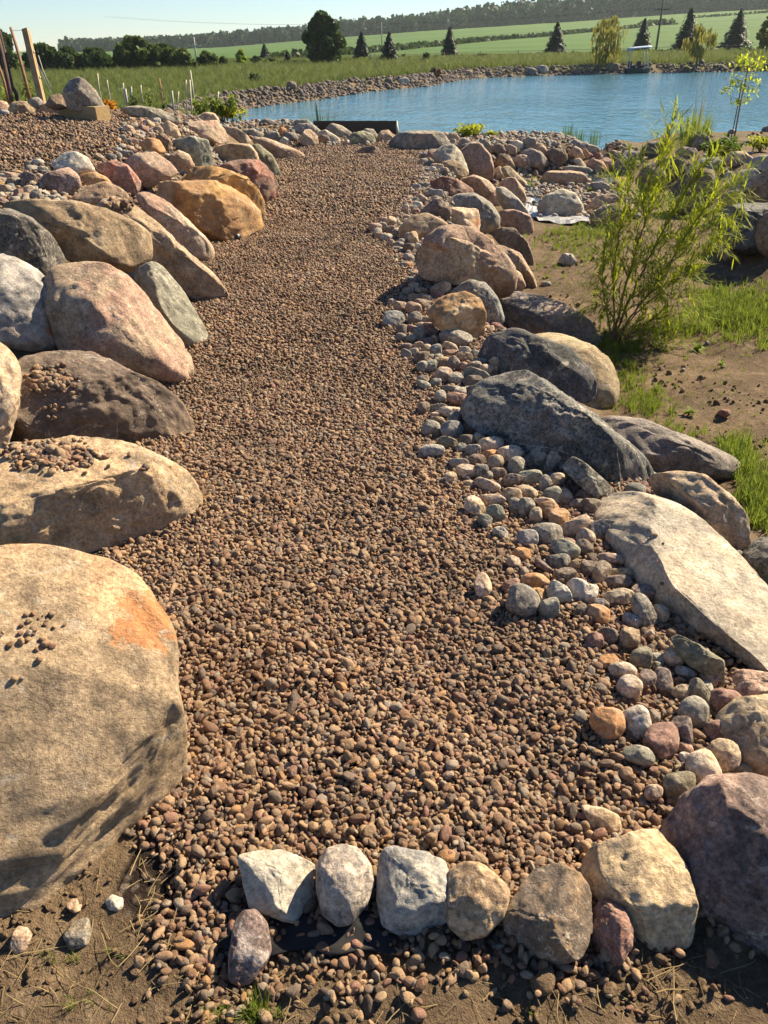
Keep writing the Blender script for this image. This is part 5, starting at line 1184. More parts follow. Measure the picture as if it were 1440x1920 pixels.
# stones of the far shore
SHST = plain('shore_stone', (.13, .105, .09), .85, .5, 1.2, .01)
LST2 = [pebble_mesh(150 + q, 2, SHST, q % 2 == 0) for q in range(6)]
pts = []
pp = np.vstack([POND[20:], POND[:1]]); 
for a, b in zip(POND, np.roll(POND, -1, 0)):
    if max(a[1], b[1]) < 23: continue
    L = np.linalg.norm(b - a); nrm = np.array([(b - a)[1], -(b - a)[0]]) / L
    if poly_sd(np.array([(a + b)[0] / 2 + nrm[0]]), np.array([(a + b)[1] / 2 + nrm[1]]), POND)[0] < 0: nrm = -nrm
    m = int(L * 70); tt = rs.uniform(0, 1, m); o_ = rs.uniform(-.35, 1.2, m)
    pts.append(a + (b - a) * tt[:, None] + nrm * o_[:, None])
pts = np.concatenate(pts); n = len(pts); s = .17 * np.exp(rs.normal(0, .38, n))
zz = H(pts[:, 0], pts[:, 1], False)
scatter('shore_stones', np.stack([pts[:, 0], pts[:, 1], zz + s * .2], 1), np.stack([rs.normal(0, .4, n), rs.normal(0, .4, n), rs.uniform(0, 6.28, n)], 1), s[:, None] * np.ones((n, 3)), rs.integers(0, 6, n), LST2, label='broken stones lining the far shore of the pond', cat='stones')
GF = 'larger boulders on the far shore of the pond'
for i, (lab, x, y, rx_, ry_, ck) in enumerate([('round dark boulder standing at the meadow edge of the far shore', 546, 162, 10, 9.5, 'brown'), ('flat pale boulder on the far shore beside a small yellow plant', 756, 152, 12, 6, 'pale'),
    ('pinkish low boulder on the far shore below the lone spruce', 875, 136, 10, 5, 'pinktan'), ('darker one of two round boulders at the waterline', 996, 134, 11, 8, 'dark'), ('upper, paler one of two round boulders at the waterline', 1017, 130, 12, 8, 'grey'),
    ('small reddish boulder among the far shore stones', 893, 138, 6, 4, 'pinktan'), ('small boulder at the water beside the two round ones', 935, 137, 5, 3.5, 'grey')]):
    o, C, sz = rock('boulder', lab, GF, ell(x, y, rx_, ry_, 0, i), ck, 'round', sink=.15, seed=900 + i, cat='boulder', level=3)
    o.data.name = 'shore_boulder'
o, C, sz = rock('boulder', 'square block of stone on the far shore beside the boat', GF, [(1136, 121), (1139, 118), (1158, 118), (1161, 122), (1161, 132), (1136, 133)], 'brown', 'blk', sink=.1, seed=990)
# ------------------------------------------------------------------ posts, timber, stakes, poles, boat
WOOD_T = plain('post_wood', (.30, .20, .10), .75, .35, 9, .004)
WOOD_B = plain('brown_pole_wood', (.20, .10, .055), .8, .35, 14, .004)
WOOD_D = plain('dark_branch_wood', (.07, .045, .035), .85, .4, 14, .006)
t = NT('sawn_timber')
tc = t.n('TexCoord').outputs['Object']; mp = t.n('Mapping'); t.l(tc, mp.inputs[0]); mp.inputs['Scale'].default_value = (3, 40, 40)
gn = t.noise(mp.outputs[0], 1.0, 5, .6); gn2 = t.noise(tc, 6, 4)
SAWN = t.done(t.bsdf(t.mix(t.mr(gn2, .35, .65), t.mix(t.mr(gn, .3, .7), (.33, .24, .11), (.22, .15, .07)), (.27, .21, .12)), .8, t.bump(gn, .5, .006), .25))
PLASTIC = plain('black_plastic', (.008, .008, .009), .45, .2, 8, .002, .5)
WHITEP = plain('white_stake_paint', (.34, .32, .27), .6, .15, 20, .001)
GREYW = plain('weathered_stake', (.38, .33, .25), .8, .3, 20, .002)
METAL = plain('galvanised_wire', (.5, .5, .5), .4, .1, 30, .0005, .5, .6)
def line_px(pts, dep):
    return [CAM + ray(x, y) * dep for x, y in pts]
def pole_thing(name, label, cat, group, pts, dep, rad, mat, part=None):
    P = line_px(pts, dep); P[0] = np.array([P[0][0], P[0][1], min(P[0][2], gz(P[0][0], P[0][1]) - .05)])
    b = np.array(P[0]); mb = MB(); mb.tube([p - b for p in P], rad, 10); o = mb.build(name, mat, None, True); o.location = b
    return tag(o, label, cat, group)
GPO = 'wooden posts at the terrace edge'
# square post with bolts
dep = 9.3
b = CAM + ray(79, 190) * dep; tp = CAM + ray(48, 56) * dep
e = empty('square_post', b); tag(e, 'square tan timber post leaning beside the row of stones', 'post', GPO)
ax = (tp - b); Lp = np.linalg.norm(ax); ax /= Lp; sx = np.cross(ax, [0, -1, .1]); sx /= np.linalg.norm(sx); sy = np.cross(ax, sx)
mb = MB(); mb.box(ax * (Lp / 2 - .1), (.036, .036, Lp / 2 + .1), (sx, sy, ax), .004); mb.build('shaft', WOOD_T, e)
for fq in (.32, .68):
    mb = MB(); mb.tube([ax * Lp * fq + sx * .03, ax * Lp * fq + sx * .05], .012, 8); mb.build('bolt', METAL, e, True)
pole_thing('round_post', 'thin reddish brown round pole leaning behind the square post', 'post', GPO, [(57, 186), (45, 140), (33, 95), (20, 52)], 9.9, [.022, .021, .02, .018], WOOD_B)
pole_thing('branch_post', 'dark brown straight branch post, thicker of the two dark ones', 'post', GPO, [(22, 196), (12, 140), (4, 100), (-8, 50)], 9.2, [.028, .027, .024, .02], WOOD_D)
pole_thing('branch_post', 'crooked dark branch post with a kink near its foot', 'post', GPO, [(34, 196), (30, 175), (22, 163), (16, 130), (8, 95), (0, 62), (-6, 40)], 9.3, [.022, .024, .028, .02, .018, .017, .015], WOOD_D)
pole_thing('branch_post', 'light brown stick cut by the picture edge below the dark posts', 'post', GPO, [(14, 184), (8, 155), (0, 130), (-8, 105)], 9.6, [.018, .017, .016, .014], WOOD_B)
P0 = line_px([(20, 57), (46, 57)], 9.6); mb = MB(); mb.tube([p - P0[0] for p in P0], .0025, 5); o = mb.build('wire', METAL, None, True); o.location = P0[0]; tag(o, 'thin wire strung between the round pole and the square post', 'wire')
for k, (lab, pts) in enumerate([('thin white guy rope running down from the square post', [(72, 104), (80, 130), (96, 166)]), ('grey guy wire running down beside the white rope', [(60, 98), (76, 132), (98, 178)])]):
    P = line_px(pts, 10.2); mb = MB(); mb.tube([p - P[0] for p in P], .006 if k == 0 else .004, 5); o = mb.build('guy_rope', WHITEP if k == 0 else METAL, None, True); o.location = P[0]; tag(o, lab, 'rope')
# timber block
dep = 8.9
c = CAM + ray(163, 215) * dep; zb = gz(c[0], c[1]); A = CAM + ray(180, 212) * 8.75; A[2] = 0; B = CAM + ray(109, 205) * 9.05; B[2] = 0
ax = A - B; Lb = np.linalg.norm(ax) ; ax /= Lb; sy = np.array([-ax[1], ax[0], 0])
e = empty('timber_block', (*((A + B) / 2 + sy * .10)[:2], gz(*((A + B) / 2)[:2]) + .02)); tag(e, 'short sawn timber beam lying in front of the pointed boulder', 'timber')
mb = MB(); mb.box((0, 0, .055), (Lb / 2, .11, .085), (ax, sy, (0, 0, 1)), .008); mb.build('beam', SAWN, e)
END = plain('timber_end_grain', (.42, .29, .13), .8, .25, 30, .003)
mb = MB(); mb.box(ax * (Lb / 2 + .002) + np.array([0, 0, .055]), (.002, .1, .075), (ax, sy, (0, 0, 1))); mb.build('sawn_end', END, e)
# long timber and black board by the water at the path end
e = empty('plastic_board', (0, 0, 0)); tag(e, 'black board edging standing at the water behind the end stones', 'board')
P1 = CAM + ray(588, 243) * 15.3; P2 = CAM + ray(744, 243) * 15.1
e.location = P1; d = P2 - P1; L = np.linalg.norm(d); d /= L; nn = np.cross(d, [0, 0, 1]); nn /= np.linalg.norm(nn); uu = np.cross(nn, d)
mb = MB(); mb.box(d * L / 2 + uu * .0, (L / 2, .012, .16), (d, nn, uu), .004); mb.build('panel', PLASTIC, e)
pole_thing('wooden_stake', 'short white stake at the end of the black board', 'stake', 'stakes by the water', [(747, 256), (743, 227)], 15.05, [.028, .024], WHITEP)
pole_thing('long_timber', 'thin pale timber lying behind the stones at the far end', 'timber', 'stakes by the water', [(488, 240), (515, 240), (542, 238)], 16.0, [.03, .03, .03], GREYW).rotation_euler = (0, 0, 0)
# black pipe end under the ochre boulder and fabric under the edging stones
q = at(440, 452); mb = MB(); mb.tube([(-.06, .05, .05), (.05, -.04, .035)], [.035, .035], 12); o = mb.build('pipe_end', PLASTIC, None, True); o.location = q; tag(o, 'black pipe end poking out under the big craggy ochre boulder', 'pipe')
FAB = plain('landscape_fabric', (.005, .005, .007), .75, .3, 60, .002, .4)
pl = [at(x, y) for x, y in [(378, 1745), (470, 1725), (560, 1728), (640, 1735), (720, 1745), (735, 1775), (640, 1785), (560, 1800), (470, 1800), (390, 1790), (360, 1770)]]
bm = bmesh.new(); xs_ = np.linspace(-.36, .0, 34); ys_ = np.linspace(.82, .90, 14)
grid = [[None] * 14 for _ in xs_]
for i, x in enumerate(xs_):
    for j, y in enumerate(ys_):
        w = .05 * math.sin(i * .5) * .3
        grid[i][j] = bm.verts.new((x + .01 * math.sin(j * 1.3), y - .03 * x + w * .4, gz(x, y) + .016 + .002 * math.sin(i * .6 + j * .5)))
for i in range(33):
    for j in range(13): bm.faces.new((grid[i][j], grid[i + 1][j], grid[i + 1][j + 1], grid[i][j + 1]))
m_ = bpy.data.meshes.new('landscape_fabric'); bm.to_mesh(m_); bm.free(); m_.materials.append(FAB); m_.polygons.foreach_set('use_smooth', np.ones(len(m_.polygons), dtype=bool)); o = link('landscape_fabric', m_); sm_ = o.modifiers.new('thickness', 'SOLIDIFY'); sm_.thickness = .002
tag(o, 'black landscape fabric showing below the white and blue-grey edging stones', 'fabric')

# garden stakes and tree tubes
GST = 'thin stakes in the garden'
for i, (lab, pts, dep, rad, m) in enumerate([
    ('tall white stake, leaning, tallest of the pair in the garden', [(366, 206), (362, 170), (357, 132)], 17, [.015, .015, .013], WHITEP),
    ('white stake standing upright beside the tall leaning one', [(360, 220), (358, 185), (356, 150)], 15, [.014, .014, .013], WHITEP),
    ('pale straight stake alone before the garden plants', [(350, 215), (349, 180), (349, 150)], 15, [.013, .013, .013], GREYW),
    ('thin grey stake at the pond end of the garden', [(403, 212), (407, 190), (410, 172)], 16, [.014, .014, .014], GREYW),
    ('thin stake behind the pointed boulder', [(187, 180), (185, 160), (183, 138)], 24, [.02, .02, .018], GREYW),
    ('short thin stake farther along behind the pointed boulder', [(206, 186), (203, 165), (201, 150)], 24, [.018, .018, .016], GREYW),
    ('thin grey stake beside a young leafy plant', [(268, 198), (266, 178), (264, 160)], 20, [.016, .016, .016], GREYW),
    ('brown twig stake wrapped by a climbing plant', [(304, 195), (302, 170), (299, 148)], 20, [.022, .022, .02], WOOD_B),
    ('thin stake half hidden in the tall green stalks', [(332, 210), (333, 190), (335, 172)], 17, [.012, .012, .012], GREYW),
    ('thin stake beside the white tree tubes', [(233, 190), (232, 172), (231, 156)], 26, [.02, .02, .02], GREYW)]):
    pole_thing('garden_stake', lab, 'stake', GST, pts, dep, rad, m)
for i, (lab, x, y0, y1, dep, w) in enumerate([('white tree tube, fatter of the two near orange flowers', 236, 184, 166, 26, .045), ('white tree tube leaning beside the fatter one', 243, 178, 162, 27, .035), ('white tree tube standing at the edge of the far shore', 520, 167, 153, 48, .07), ('short white tube behind the tall garden stalks', 322, 182, 170, 24, .035)]):
    b = CAM + ray(x, y0) * dep; b[2] = gz(b[0], b[1]); tp = CAM + ray(x, y1) * dep
    mb = MB(); mb.tube([(0, 0, 0), (0, 0, tp[2] - b[2])], [w, w], 10); o = mb.build('tree_tube', WHITEP, None, True); o.location = b; o.rotation_euler = (0, R_(8 if i == 1 else 2), 0); tag(o, lab, 'tree tube', 'white tree tubes')

# utility poles
POLEW = plain('pole_wood_grey', (.34, .33, .31), .8, .2, 4, .01); POLED = plain('pole_wood_dark', (.10, .08, .065), .85, .25, 4, .01)
for i, (lab, x, y0, y1, dep, arm, m) in enumerate([('pale utility pole with a crossarm rising above the bushes', 371, 132, 69, 110, 1.0, POLEW), ('dark tall utility pole with a crossarm beside the spruces', 1229, 100, -12, 100, 1.0, POLED), ('far pale utility pole behind a spruce', 716, 90, 42, 190, 1.2, POLEW), ('small distant utility pole above the dark bushes', 133, 103, 81, 230, 1.0, POLED)]):
    b = CAM + ray(x, y0) * dep; b[2] = gz(b[0], b[1]); tp = CAM + ray(x, y1) * dep; hgt = tp[2] - b[2]
    e = empty('utility_pole', b); tag(e, lab, 'utility pole', 'utility poles along the fields')
    mb = MB(); mb.tube([(0, 0, -.3), (0, 0, hgt)], [.15, .10], 10); mb.build('pole', m, e, True)
    zc = hgt - (1.1 if i != 1 else 1.9)
    mb = MB(); mb.box((0, 0, zc), (arm, .06, .06)); mb.build('crossarm', m, e)
    for k in (-.85, -.3, .3, .85):
        mb = MB(); mb.tube([(arm * k, 0, zc + .06), (arm * k, 0, zc + .22)], [.05, .035], 8); mb.build('insulator', WHITEP, e, True)
# power lines from the dark pole, running along the field
b = CAM + ray(1229, 100) * 100; b[2] = gz(b[0], b[1]); zc = (CAM + ray(1229, -12) * 100)[2] - 1.7
for k, (dx, lab) in enumerate([(-.85, 'outer power line sagging from the dark utility pole'), (.85, 'inner power line sagging from the dark utility pole')]):
    A = np.array([b[0] + dx, b[1], zc]); Bq = A + np.array([70, -6, 1.5]); Cq = A + np.array([-90, 60, 2.0]); pts_ = []
    for u in np.linspace(0, 1, 14): pts_.append(Cq + (A - Cq) * u - np.array([0, 0, 1.6 * 4 * u * (1 - u)]))
    for u in np.linspace(0, 1, 12)[1:]: pts_.append(A + (Bq - A) * u - np.array([0, 0, 1.2 * 4 * u * (1 - u)]))
    mb = MB(); mb.tube([p - A for p in pts_], .009, 4); o = mb.build('power_line', plain('cable_%d' % k, (.04, .04, .04), .6, .1, 3, .001), None, True); o.location = A; tag(o, lab, 'power line', 'power lines')

# boat
q = CAM + ray(1194, 137) * 0
dq = ray(1194, 136.5); tt = (WZ - CAMZ) / dq[2]; bp = CAM + dq * tt * .985; dep = tt
e = empty('pedal_boat', (bp[0], bp[1], WZ), R_(4)); tag(e, 'small dark boat with a pale blue canopy moored at the far shore', 'boat')
s = dep * 48 / FPX / 2      # half length
HULL = plain('dark_hull', (.02, .035, .04), .35, .2, 3, .002, .5); SEATM = plain('dark_seat', (.025, .02, .03), .6, .2, 5, .003); CANV = plain('canopy_cloth', (.30, .40, .50), .7, .1, 3, .003); FR = plain('canopy_frame', (.6, .6, .58), .4, .1, 5, .001)
def boat_hull():
    prof = [(-1, .30, .10), (-.85, .42, .02), (-.4, .5, 0), (.3, .5, 0), (.8, .40, .03), (1.0, .18, .16)]
    v, f = [], []
    for (x, w, z) in prof:
        v += [(x * s, -w * s * .9, .30), (x * s, -w * s * .62, z - .06), (x * s, w * s * .62, z - .06), (x * s, w * s * .9, .30), (x * s, w * s * .8, .36), (x * s, -w * s * .8, .36)]
    for i in range(5):
        for k in range(6): a = i * 6 + k; b_ = i * 6 + (k + 1) % 6; f.append((a, b_, b_ + 6, a + 6))
    f += [(5, 4, 3, 2, 1, 0), tuple(30 + k for k in range(6))]
    return mesh_np('hull', np.array(v), f, HULL, False)
link('hull', boat_hull(), e)
mb = MB(); mb.box((0, 0, .37), (s * .9, s * .38, .02), None, .01); mb.build('deck', plain('deck_teal', (.03, .06, .065), .5, .2, 4, .002), e)
for k in (-.28, .28):
    mb = MB(); mb.box((k * s * 1.2 - .1, 0, .5), (.22, s * .3, .10), None, .04); mb.box((k * s * 1.2 - .32, 0, .68), (.07, s * .3, .2), None, .03); mb.build('seat', SEATM, e)
mb = MB(); mb.tube([(s * .75, 0, .38), (s * .82, 0, .62), (s * .7, 0, .66)], .03, 7); mb.build('steering_column', FR, e, True)
ct = 1.72
for (x0, x1) in ((-.78, -.70), (.72, .42)):
    for sy_ in (-1, 1):
        mb = MB(); mb.tube([(x0 * s, sy_ * s * .38, .36), (x1 * s, sy_ * s * .36, ct)], .028, 7); mb.build('canopy_post', FR, e, True)
v, f = [], []
for i, x in enumerate(np.linspace(-1, .75, 8)):
    for j, y in enumerate(np.linspace(-.5, .5, 6)):
        v.append((x * s, y * s, ct + .10 * (1 - (2 * y) ** 2) + .06 * (x + 1) - (.16 if i == 0 else 0)))
for i in range(7):
    for j in range(5): a = i * 6 + j; f.append((a, a + 1, a + 7, a + 6))
o = link('canopy', mesh_np('canopy', np.array(v), f, CANV, True), e); mo = o.modifiers.new('thickness', 'SOLIDIFY'); mo.thickness = .04

# wire fence along the meadow edge: slim posts and two wires
e = empty('wire_fence', at(520, 127)); tag(e, 'low dark wire fence along the meadow edge in front of the field', 'fence')
o0 = np.array(e.location); fp = [at(x, y) for x, y in [(380, 130), (500, 127), (640, 123), (760, 118), (900, 113), (1040, 109), (1200, 104), (1440, 98)]]
tot = []
for a, b in zip(fp[:-1], fp[1:]):
    m = max(1, int(np.linalg.norm(b - a) / 4.5)); tot += [a + (b - a) * k / m for k in range(m)]
tot.append(fp[-1]); tot = [np.array([p[0], p[1], gz(p[0], p[1])]) for p in tot]
mb0 = MB(); mb0.tube([(0, 0, -.2), (0, 0, 1.0)], .05, 6); pm = mesh_np('fence_post', np.array(mb0.v), mb0.f, POLED, True)
for p in tot: o = link('post', pm, e); o.location = p - o0
for z in (.45, .85):
    mb = MB(); mb.tube([p - o0 + np.array([0, 0, z]) for p in tot], .022, 4); mb.build('wire', POLED, e, True)
# ------------------------------------------------------------------ willow, sapling, reeds, grass, straw
def blade(v, f, base, d, L, w, curve, rs, seg=4, up=(0, 0, 1)):
    d = np.array(d, float); d /= np.linalg.norm(d); up = np.array(up, float); s = np.cross(d, up); ns = np.linalg.norm(s)
    s = s / ns if ns > 1e-3 else np.array([1, 0, 0.]); i0 = len(v); n_ = np.cross(s, d)
    for k in range(seg):
        t_ = k / seg; c = base + d * L * t_ - np.array([0, 0, 1]) * curve * L * t_ * t_; ww = w * (math.sin(math.pi * (t_ * .9 + .1)) ** .8)
        v += [c - s * ww, c + s * ww]
    v.append(base + d * L - np.array([0, 0, 1]) * curve * L)
    for k in range(seg - 1): a = i0 + 2 * k; f.append((a, a + 1, a + 3, a + 2))
    a = i0 + 2 * (seg - 1); f.append((a, a + 1, a + 2))
L_WIL = leafmat('willow_leaf', (.13, .20, .012), (.29, .32, .02), .5, 14.0)
L_SAP = leafmat('sapling_leaf', (.20, .30, .015), (.36, .42, .03), .55, 6.0)
L_REED = leafmat('reed_leaf', (.05, .10, .025), (.10, .16, .04), .4, 3.0)
L_COVER = leafmat('groundcover_leaf', (.035, .085, .01), (.08, .15, .015), .4, 5.0)
L_YG = leafmat('yellow_green_leaf', (.22, .27, .015), (.34, .36, .03), .5, 4.0)
L_GARD = leafmat('garden_leaf', (.10, .17, .025), (.2, .25, .05), .45, 4.0)
TWIG = plain('willow_bark', (.16, .085, .04), .7, .3, 30, .002)
rs = np.random.default_rng(11)
b0 = at(1150, 652); dep0 = (b0 - CAM) @ FW
e = empty('willow_shrub', b0); tag(e, 'tall bright green willow shrub with narrow leaves growing from the sand', 'shrub')
br = [  # photo polyline, depth offset at the tip
 ([(1150, 650), (1160, 590), (1178, 520), (1195, 460), (1215, 400), (1232, 350), (1240, 300), (1262, 215)], .25, .011),
 ([(1150, 650), (1166, 590), (1200, 520), (1228, 460), (1262, 400), (1290, 350), (1318, 318), (1340, 285)], -.1, .010),
 ([(1152, 650), (1178, 600), (1215, 555), (1250, 500), (1288, 440), (1325, 385), (1372, 345)], -.35, .010),
 ([(1152, 650), (1175, 610), (1210, 570), (1255, 535), (1290, 500), (1330, 460), (1365, 440)], .1, .008),
 ([(1150, 650), (1152, 600), (1150, 550), (1152, 500), (1162, 440), (1172, 380), (1180, 330), (1182, 300)], -.2, .009),
 ([(1150, 650), (1142, 600), (1132, 560), (1128, 520), (1130, 480), (1138, 440)], .2, .007),
 ([(1155, 650), (1185, 625), (1220, 600), (1260, 590), (1285, 585)], -.3, .006),
 ([(1215, 555), (1245, 530), (1280, 520), (1308, 508)], -.4, .006),
 ([(1228, 460), (1262, 440), (1300, 415), (1345, 395), (1372, 410)], .3, .006),
 ([(1195, 460), (1210, 420), (1205, 380), (1222, 330), (1250, 280), (1258, 235)], -.3, .006),
 ([(1250, 500), (1285, 470), (1310, 440), (1340, 420)], -.2, .005),
 ([(1178, 520), (1160, 480), (1150, 440), (1140, 400)], .35, .006),
 ([(1200, 520), (1235, 490), (1270, 455), (1290, 425)], .4, .005),
 ([(1166, 590), (1195, 570), (1230, 565), (1255, 560)], .35, .005),
 ([(1152, 600), (1140, 580), (1125, 570), (1112, 560)], -.3, .005),
 ([(1262, 400), (1295, 380), (1330, 350), (1352, 322)], .2, .005),
 ([(1290, 350), (1305, 320), (1340, 290), (1372, 280)], -.15, .005),
 ([(1160, 590), (1185, 560), (1205, 540), (1240, 525)], -.4, .005),
 ([(1150, 550), (1130, 530), (1118, 515)], .1, .004),
 ([(1162, 440), (1185, 410), (1198, 370), (1218, 350)], .15, .004),
 ([(1150, 652), (1172, 632), (1196, 622), (1222, 632)], -.15, .004),
]
br += [([(1225, 540), (1262, 560), (1300, 555)], -.1, .004), ([(1205, 480), (1240, 462), (1262, 440), (1300, 450)], .1, .004), ([(1180, 610), (1165, 575), (1135, 545)], -.2, .004), ([(1288, 440), (1310, 400), (1345, 370)], -.1, .004), ([(1215, 400), (1240, 380), (1275, 370)], .2, .004), ([(1325, 385), (1350, 372), (1385, 365), (1392, 330)], -.1, .004), ([(1195, 640), (1225, 650), (1250, 640)], -.1, .003), ([(1172, 380), (1160, 350), (1150, 330)], .1, .003)]
for i, (pp, off, rad) in enumerate(br):
    n_ = len(pp); P = []
    start = 0 if pp[0][1] > 645 else off * .5
    for k, (x, y) in enumerate(pp): P.append(CAM + ray(x, y) * (dep0 + start + (off - start) * (k / (n_ - 1)) ** .8))
    P = np.array(P)
    # finer sampling
    tt = np.linspace(0, n_ - 1, n_ * 4); Q = np.stack([np.interp(tt, np.arange(n_), P[:, c]) for c in range(3)], 1); Q += rs.normal(0, .004, Q.shape)
    if start == 0: Q[:1] = b0
    mb = MB(); mb.tube([q - b0 for q in Q], list(np.linspace(rad, .0022, len(Q))), 6)
    st = mb.build('stem' if i < 7 else 'branch', TWIG, e, True)
    v, f = [], []
    arc = np.concatenate([[0], np.cumsum(np.linalg.norm(np.diff(Q, axis=0), axis=1))]); L = arc[-1]
    s0 = .28 if i < 7 else .12
    nl = int(L * 76)
    for k in range(nl):
        u = s0 * L + (1 - s0) * L * (k + rs.uniform(0, 1)) / nl; base = np.array([np.interp(u, arc, Q[:, c]) for c in range(3)])
        j = min(len(Q) - 2, int(np.searchsorted(arc, u))); ax = Q[min(j + 1, len(Q) - 1)] - Q[max(j - 1, 0)]; ax /= np.linalg.norm(ax) + 1e-9
        if rs.uniform() < .42:     # side twig with its own leaves
            dd = ax * rs.uniform(.5, 1) + rs.normal(0, .55, 3); dd /= np.linalg.norm(dd); TL = rs.uniform(.12, .36) * (1.1 - .4 * u / L); m = int(TL / .022) + 2
            for q in range(m):
                bb = base + dd * TL * q / m - np.array([0, 0, .12 * TL * (q / m) ** 2]); ld = dd * .9 + rs.normal(0, .38, 3); blade(v, f, bb - b0, ld, rs.uniform(.07, .135), rs.uniform(.0034, .0055), rs.uniform(.05, .4), rs)
        else:
            ld = ax * .8 + rs.normal(0, .5, 3); blade(v, f, base - b0, ld, rs.uniform(.08, .145), rs.uniform(.0038, .006), rs.uniform(.05, .4), rs)
    link('leafy_spray', mesh_np('leafy_spray', np.array(v), f, L_WIL, True), st)
# dry leaves at its foot
# sapling with a stake
b1 = CAM + ray(1378, 256) * 13.5; b1[2] = gz(b1[0], b1[1]); dep1 = 13.5
e = empty('sapling', b1); tag(e, 'slender young tree with lime-yellow leaves at the pond edge', 'tree')
TP = [b1] + [CAM + ray(x, y) * dep1 for x, y in [(1381, 235), (1389, 190), (1396, 160), (1402, 130), (1408, 98)]]
mb = MB(); mb.tube([p - b1 for p in TP], [.014, .013, .012, .009, .007, .003], 7); mb.build('trunk', TWIG, e, True)
v, f = [], []
cl = [(1410, 110, 22, 16), (1395, 118, 24, 14), (1418, 122, 18, 16), (1388, 108, 10, 8), (1385, 155, 16, 14), (1398, 165, 14, 14), (1365, 163, 10, 8), (1356, 172, 9, 7), (1376, 150, 10, 10), (1418, 168, 8, 9), (1422, 150, 6, 8), (1385, 190, 16, 8), (1402, 186, 12, 8), (1405, 140, 12, 10), (1430, 118, 8, 10)]
for (x, y, rx_, ry_) in cl:
    m = int(rx_ * ry_ / 5.2) + 6
    tipc = CAM + ray(x, y) * dep1
    jt = TP[int(np.argmin([np.linalg.norm(p - tipc) for p in TP]))]
    mb = MB(); mb.tube([jt - b1, tipc - b1], [.004, .002], 5); mb.build('twig', TWIG, e, True)
    for _ in range(m):
        q = CAM + ray(x + rs.normal(0, .5) * rx_, y + rs.normal(0, .5) * ry_) * (dep1 + rs.normal(0, .14)); ld = rs.normal(0, 1, 3) + np.array([0, 0, -.3])
        blade(v, f, q - b1, ld, rs.uniform(.05, .085), rs.uniform(.011, .018), .2, rs, 4)
link('foliage', mesh_np('foliage', np.array(v), f, L_SAP, True), e)
P = [b1 + np.array([-.05, .03, 0])] + [CAM + ray(x, y) * 13.55 for x, y in [(1376, 235), (1384, 195), (1392, 150)]]
mb = MB(); mb.tube([p - P[0] for p in P], .009, 6); o = mb.build('stake', WOOD_D, None, True); o.location = P[0]; tag(o, 'thin dark stake supporting the lime-yellow young tree', 'stake')

def clump(name, label, cat, group, px, py, n, hpx, spread_px, mat, dep=None, w=.006, bend=.35, seed=0, hvar=.4):
    rs_ = np.random.default_rng(seed); b = at(px, py) if dep is None else CAM + ray(px, py) * dep
    dp = (b - CAM) @ FW
    if dep is not None: b[2] = min(b[2], max(gz(b[0], b[1]), WZ))
    h = hpx / FPX * dp * 1.05 + max(0, (CAM + ray(px, py) * dp)[2] - b[2]); sp = spread_px / FPX * dp
    v, f = [], []
    for k in range(n):
        a = rs_.uniform(0, 6.28); q = sp * math.sqrt(rs_.uniform()); p = np.array([math.cos(a) * q, math.sin(a) * q, 0]); L = h * rs_.uniform(1 - hvar, 1.08); dd = np.array([math.cos(a) * bend * rs_.uniform(.2, 1.2), math.sin(a) * bend * rs_.uniform(.2, 1.2), 1])
        blade(v, f, p, dd, L, w * rs_.uniform(.6, 1.3), bend * rs_.uniform(0, .6), rs_, 5)
    o = link(name, mesh_np(name, np.array(v), f, mat, True)); o.location = b
    return tag(o, label, cat, group)
def leafy(name, label, cat, group, px, py, wpx, hpx, n, mat, dep=None, size=.06, seed=0, stems=6, wl=.35):
    rs_ = np.random.default_rng(seed); b = at(px, py) if dep is None else CAM + ray(px, py) * dep
    dp = (b - CAM) @ FW; zb = gz(b[0], b[1]); top = (CAM + ray(px, py - hpx) * dp)[2]; b[2] = zb; h = max(top - zb, .05); w = wpx / FPX * dp / 2
    e = empty(name, b); tag(e, label, cat, group)
    mb = MB(); v, f = [], []
    tips = []
    for k in range(stems):
        a = rs_.uniform(0, 6.28); q = w * rs_.uniform(.2, .9); tip = np.array([math.cos(a) * q, math.sin(a) * q * .8, h * rs_.uniform(.6, 1.0)]); mid = tip * np.array([.45, .45, .55]); mb.tube([(0, 0, -.02), mid, tip], [.006 + h * .004, .004 + h * .002, .002], 5); tips.append((mid, tip))
    mb.build('stems', TWIG, e, True)
    for k in range(n):
        mid, tip = tips[rs_.integers(stems)]; u = rs_.uniform(0, 1); p = mid + (tip - mid) * u + rs_.normal(0, .12, 3) * np.array([w, w, h * .35]) * 1.3; p[2] = max(p[2], .01)
        blade(v, f, p, rs_.normal(0, 1, 3) + np.array([0, 0, .25]), size * rs_.uniform(.6, 1.3), size * wl * rs_.uniform(.35, .6), .2, rs_, 4)
    link('foliage', mesh_np('foliage', np.array(v), f, mat, True), e); return e
GW = 'grass clumps at the water edge'
clump('grass_clump', 'tall fountain of green grass by the water behind the black rock', 'grass clump', GW, 604, 232, 90, 46, 12, L_REED, 16.2, .012, .5, 1)
clump('grass_clump', 'low green grass beside the dark stone near the long timber', 'grass clump', GW, 535, 240, 40, 16, 12, L_GARD, 16.4, .008, .5, 2)
clump('grass_clump', 'tall grass clump with feathery stalks on the far bank', 'grass clump', GW, 1300, 262, 150, 52, 26, L_GARD, 15.0, .009, .3, 3)
clump('grass_clump', 'few very tall dry stalks rising out of the bank grass clump', 'grass clump', GW, 1306, 255, 16, 86, 10, leafmat('dry_stalk', (.15, .15, .06), (.25, .22, .1), .3), 15.0, .007, .14, 4)
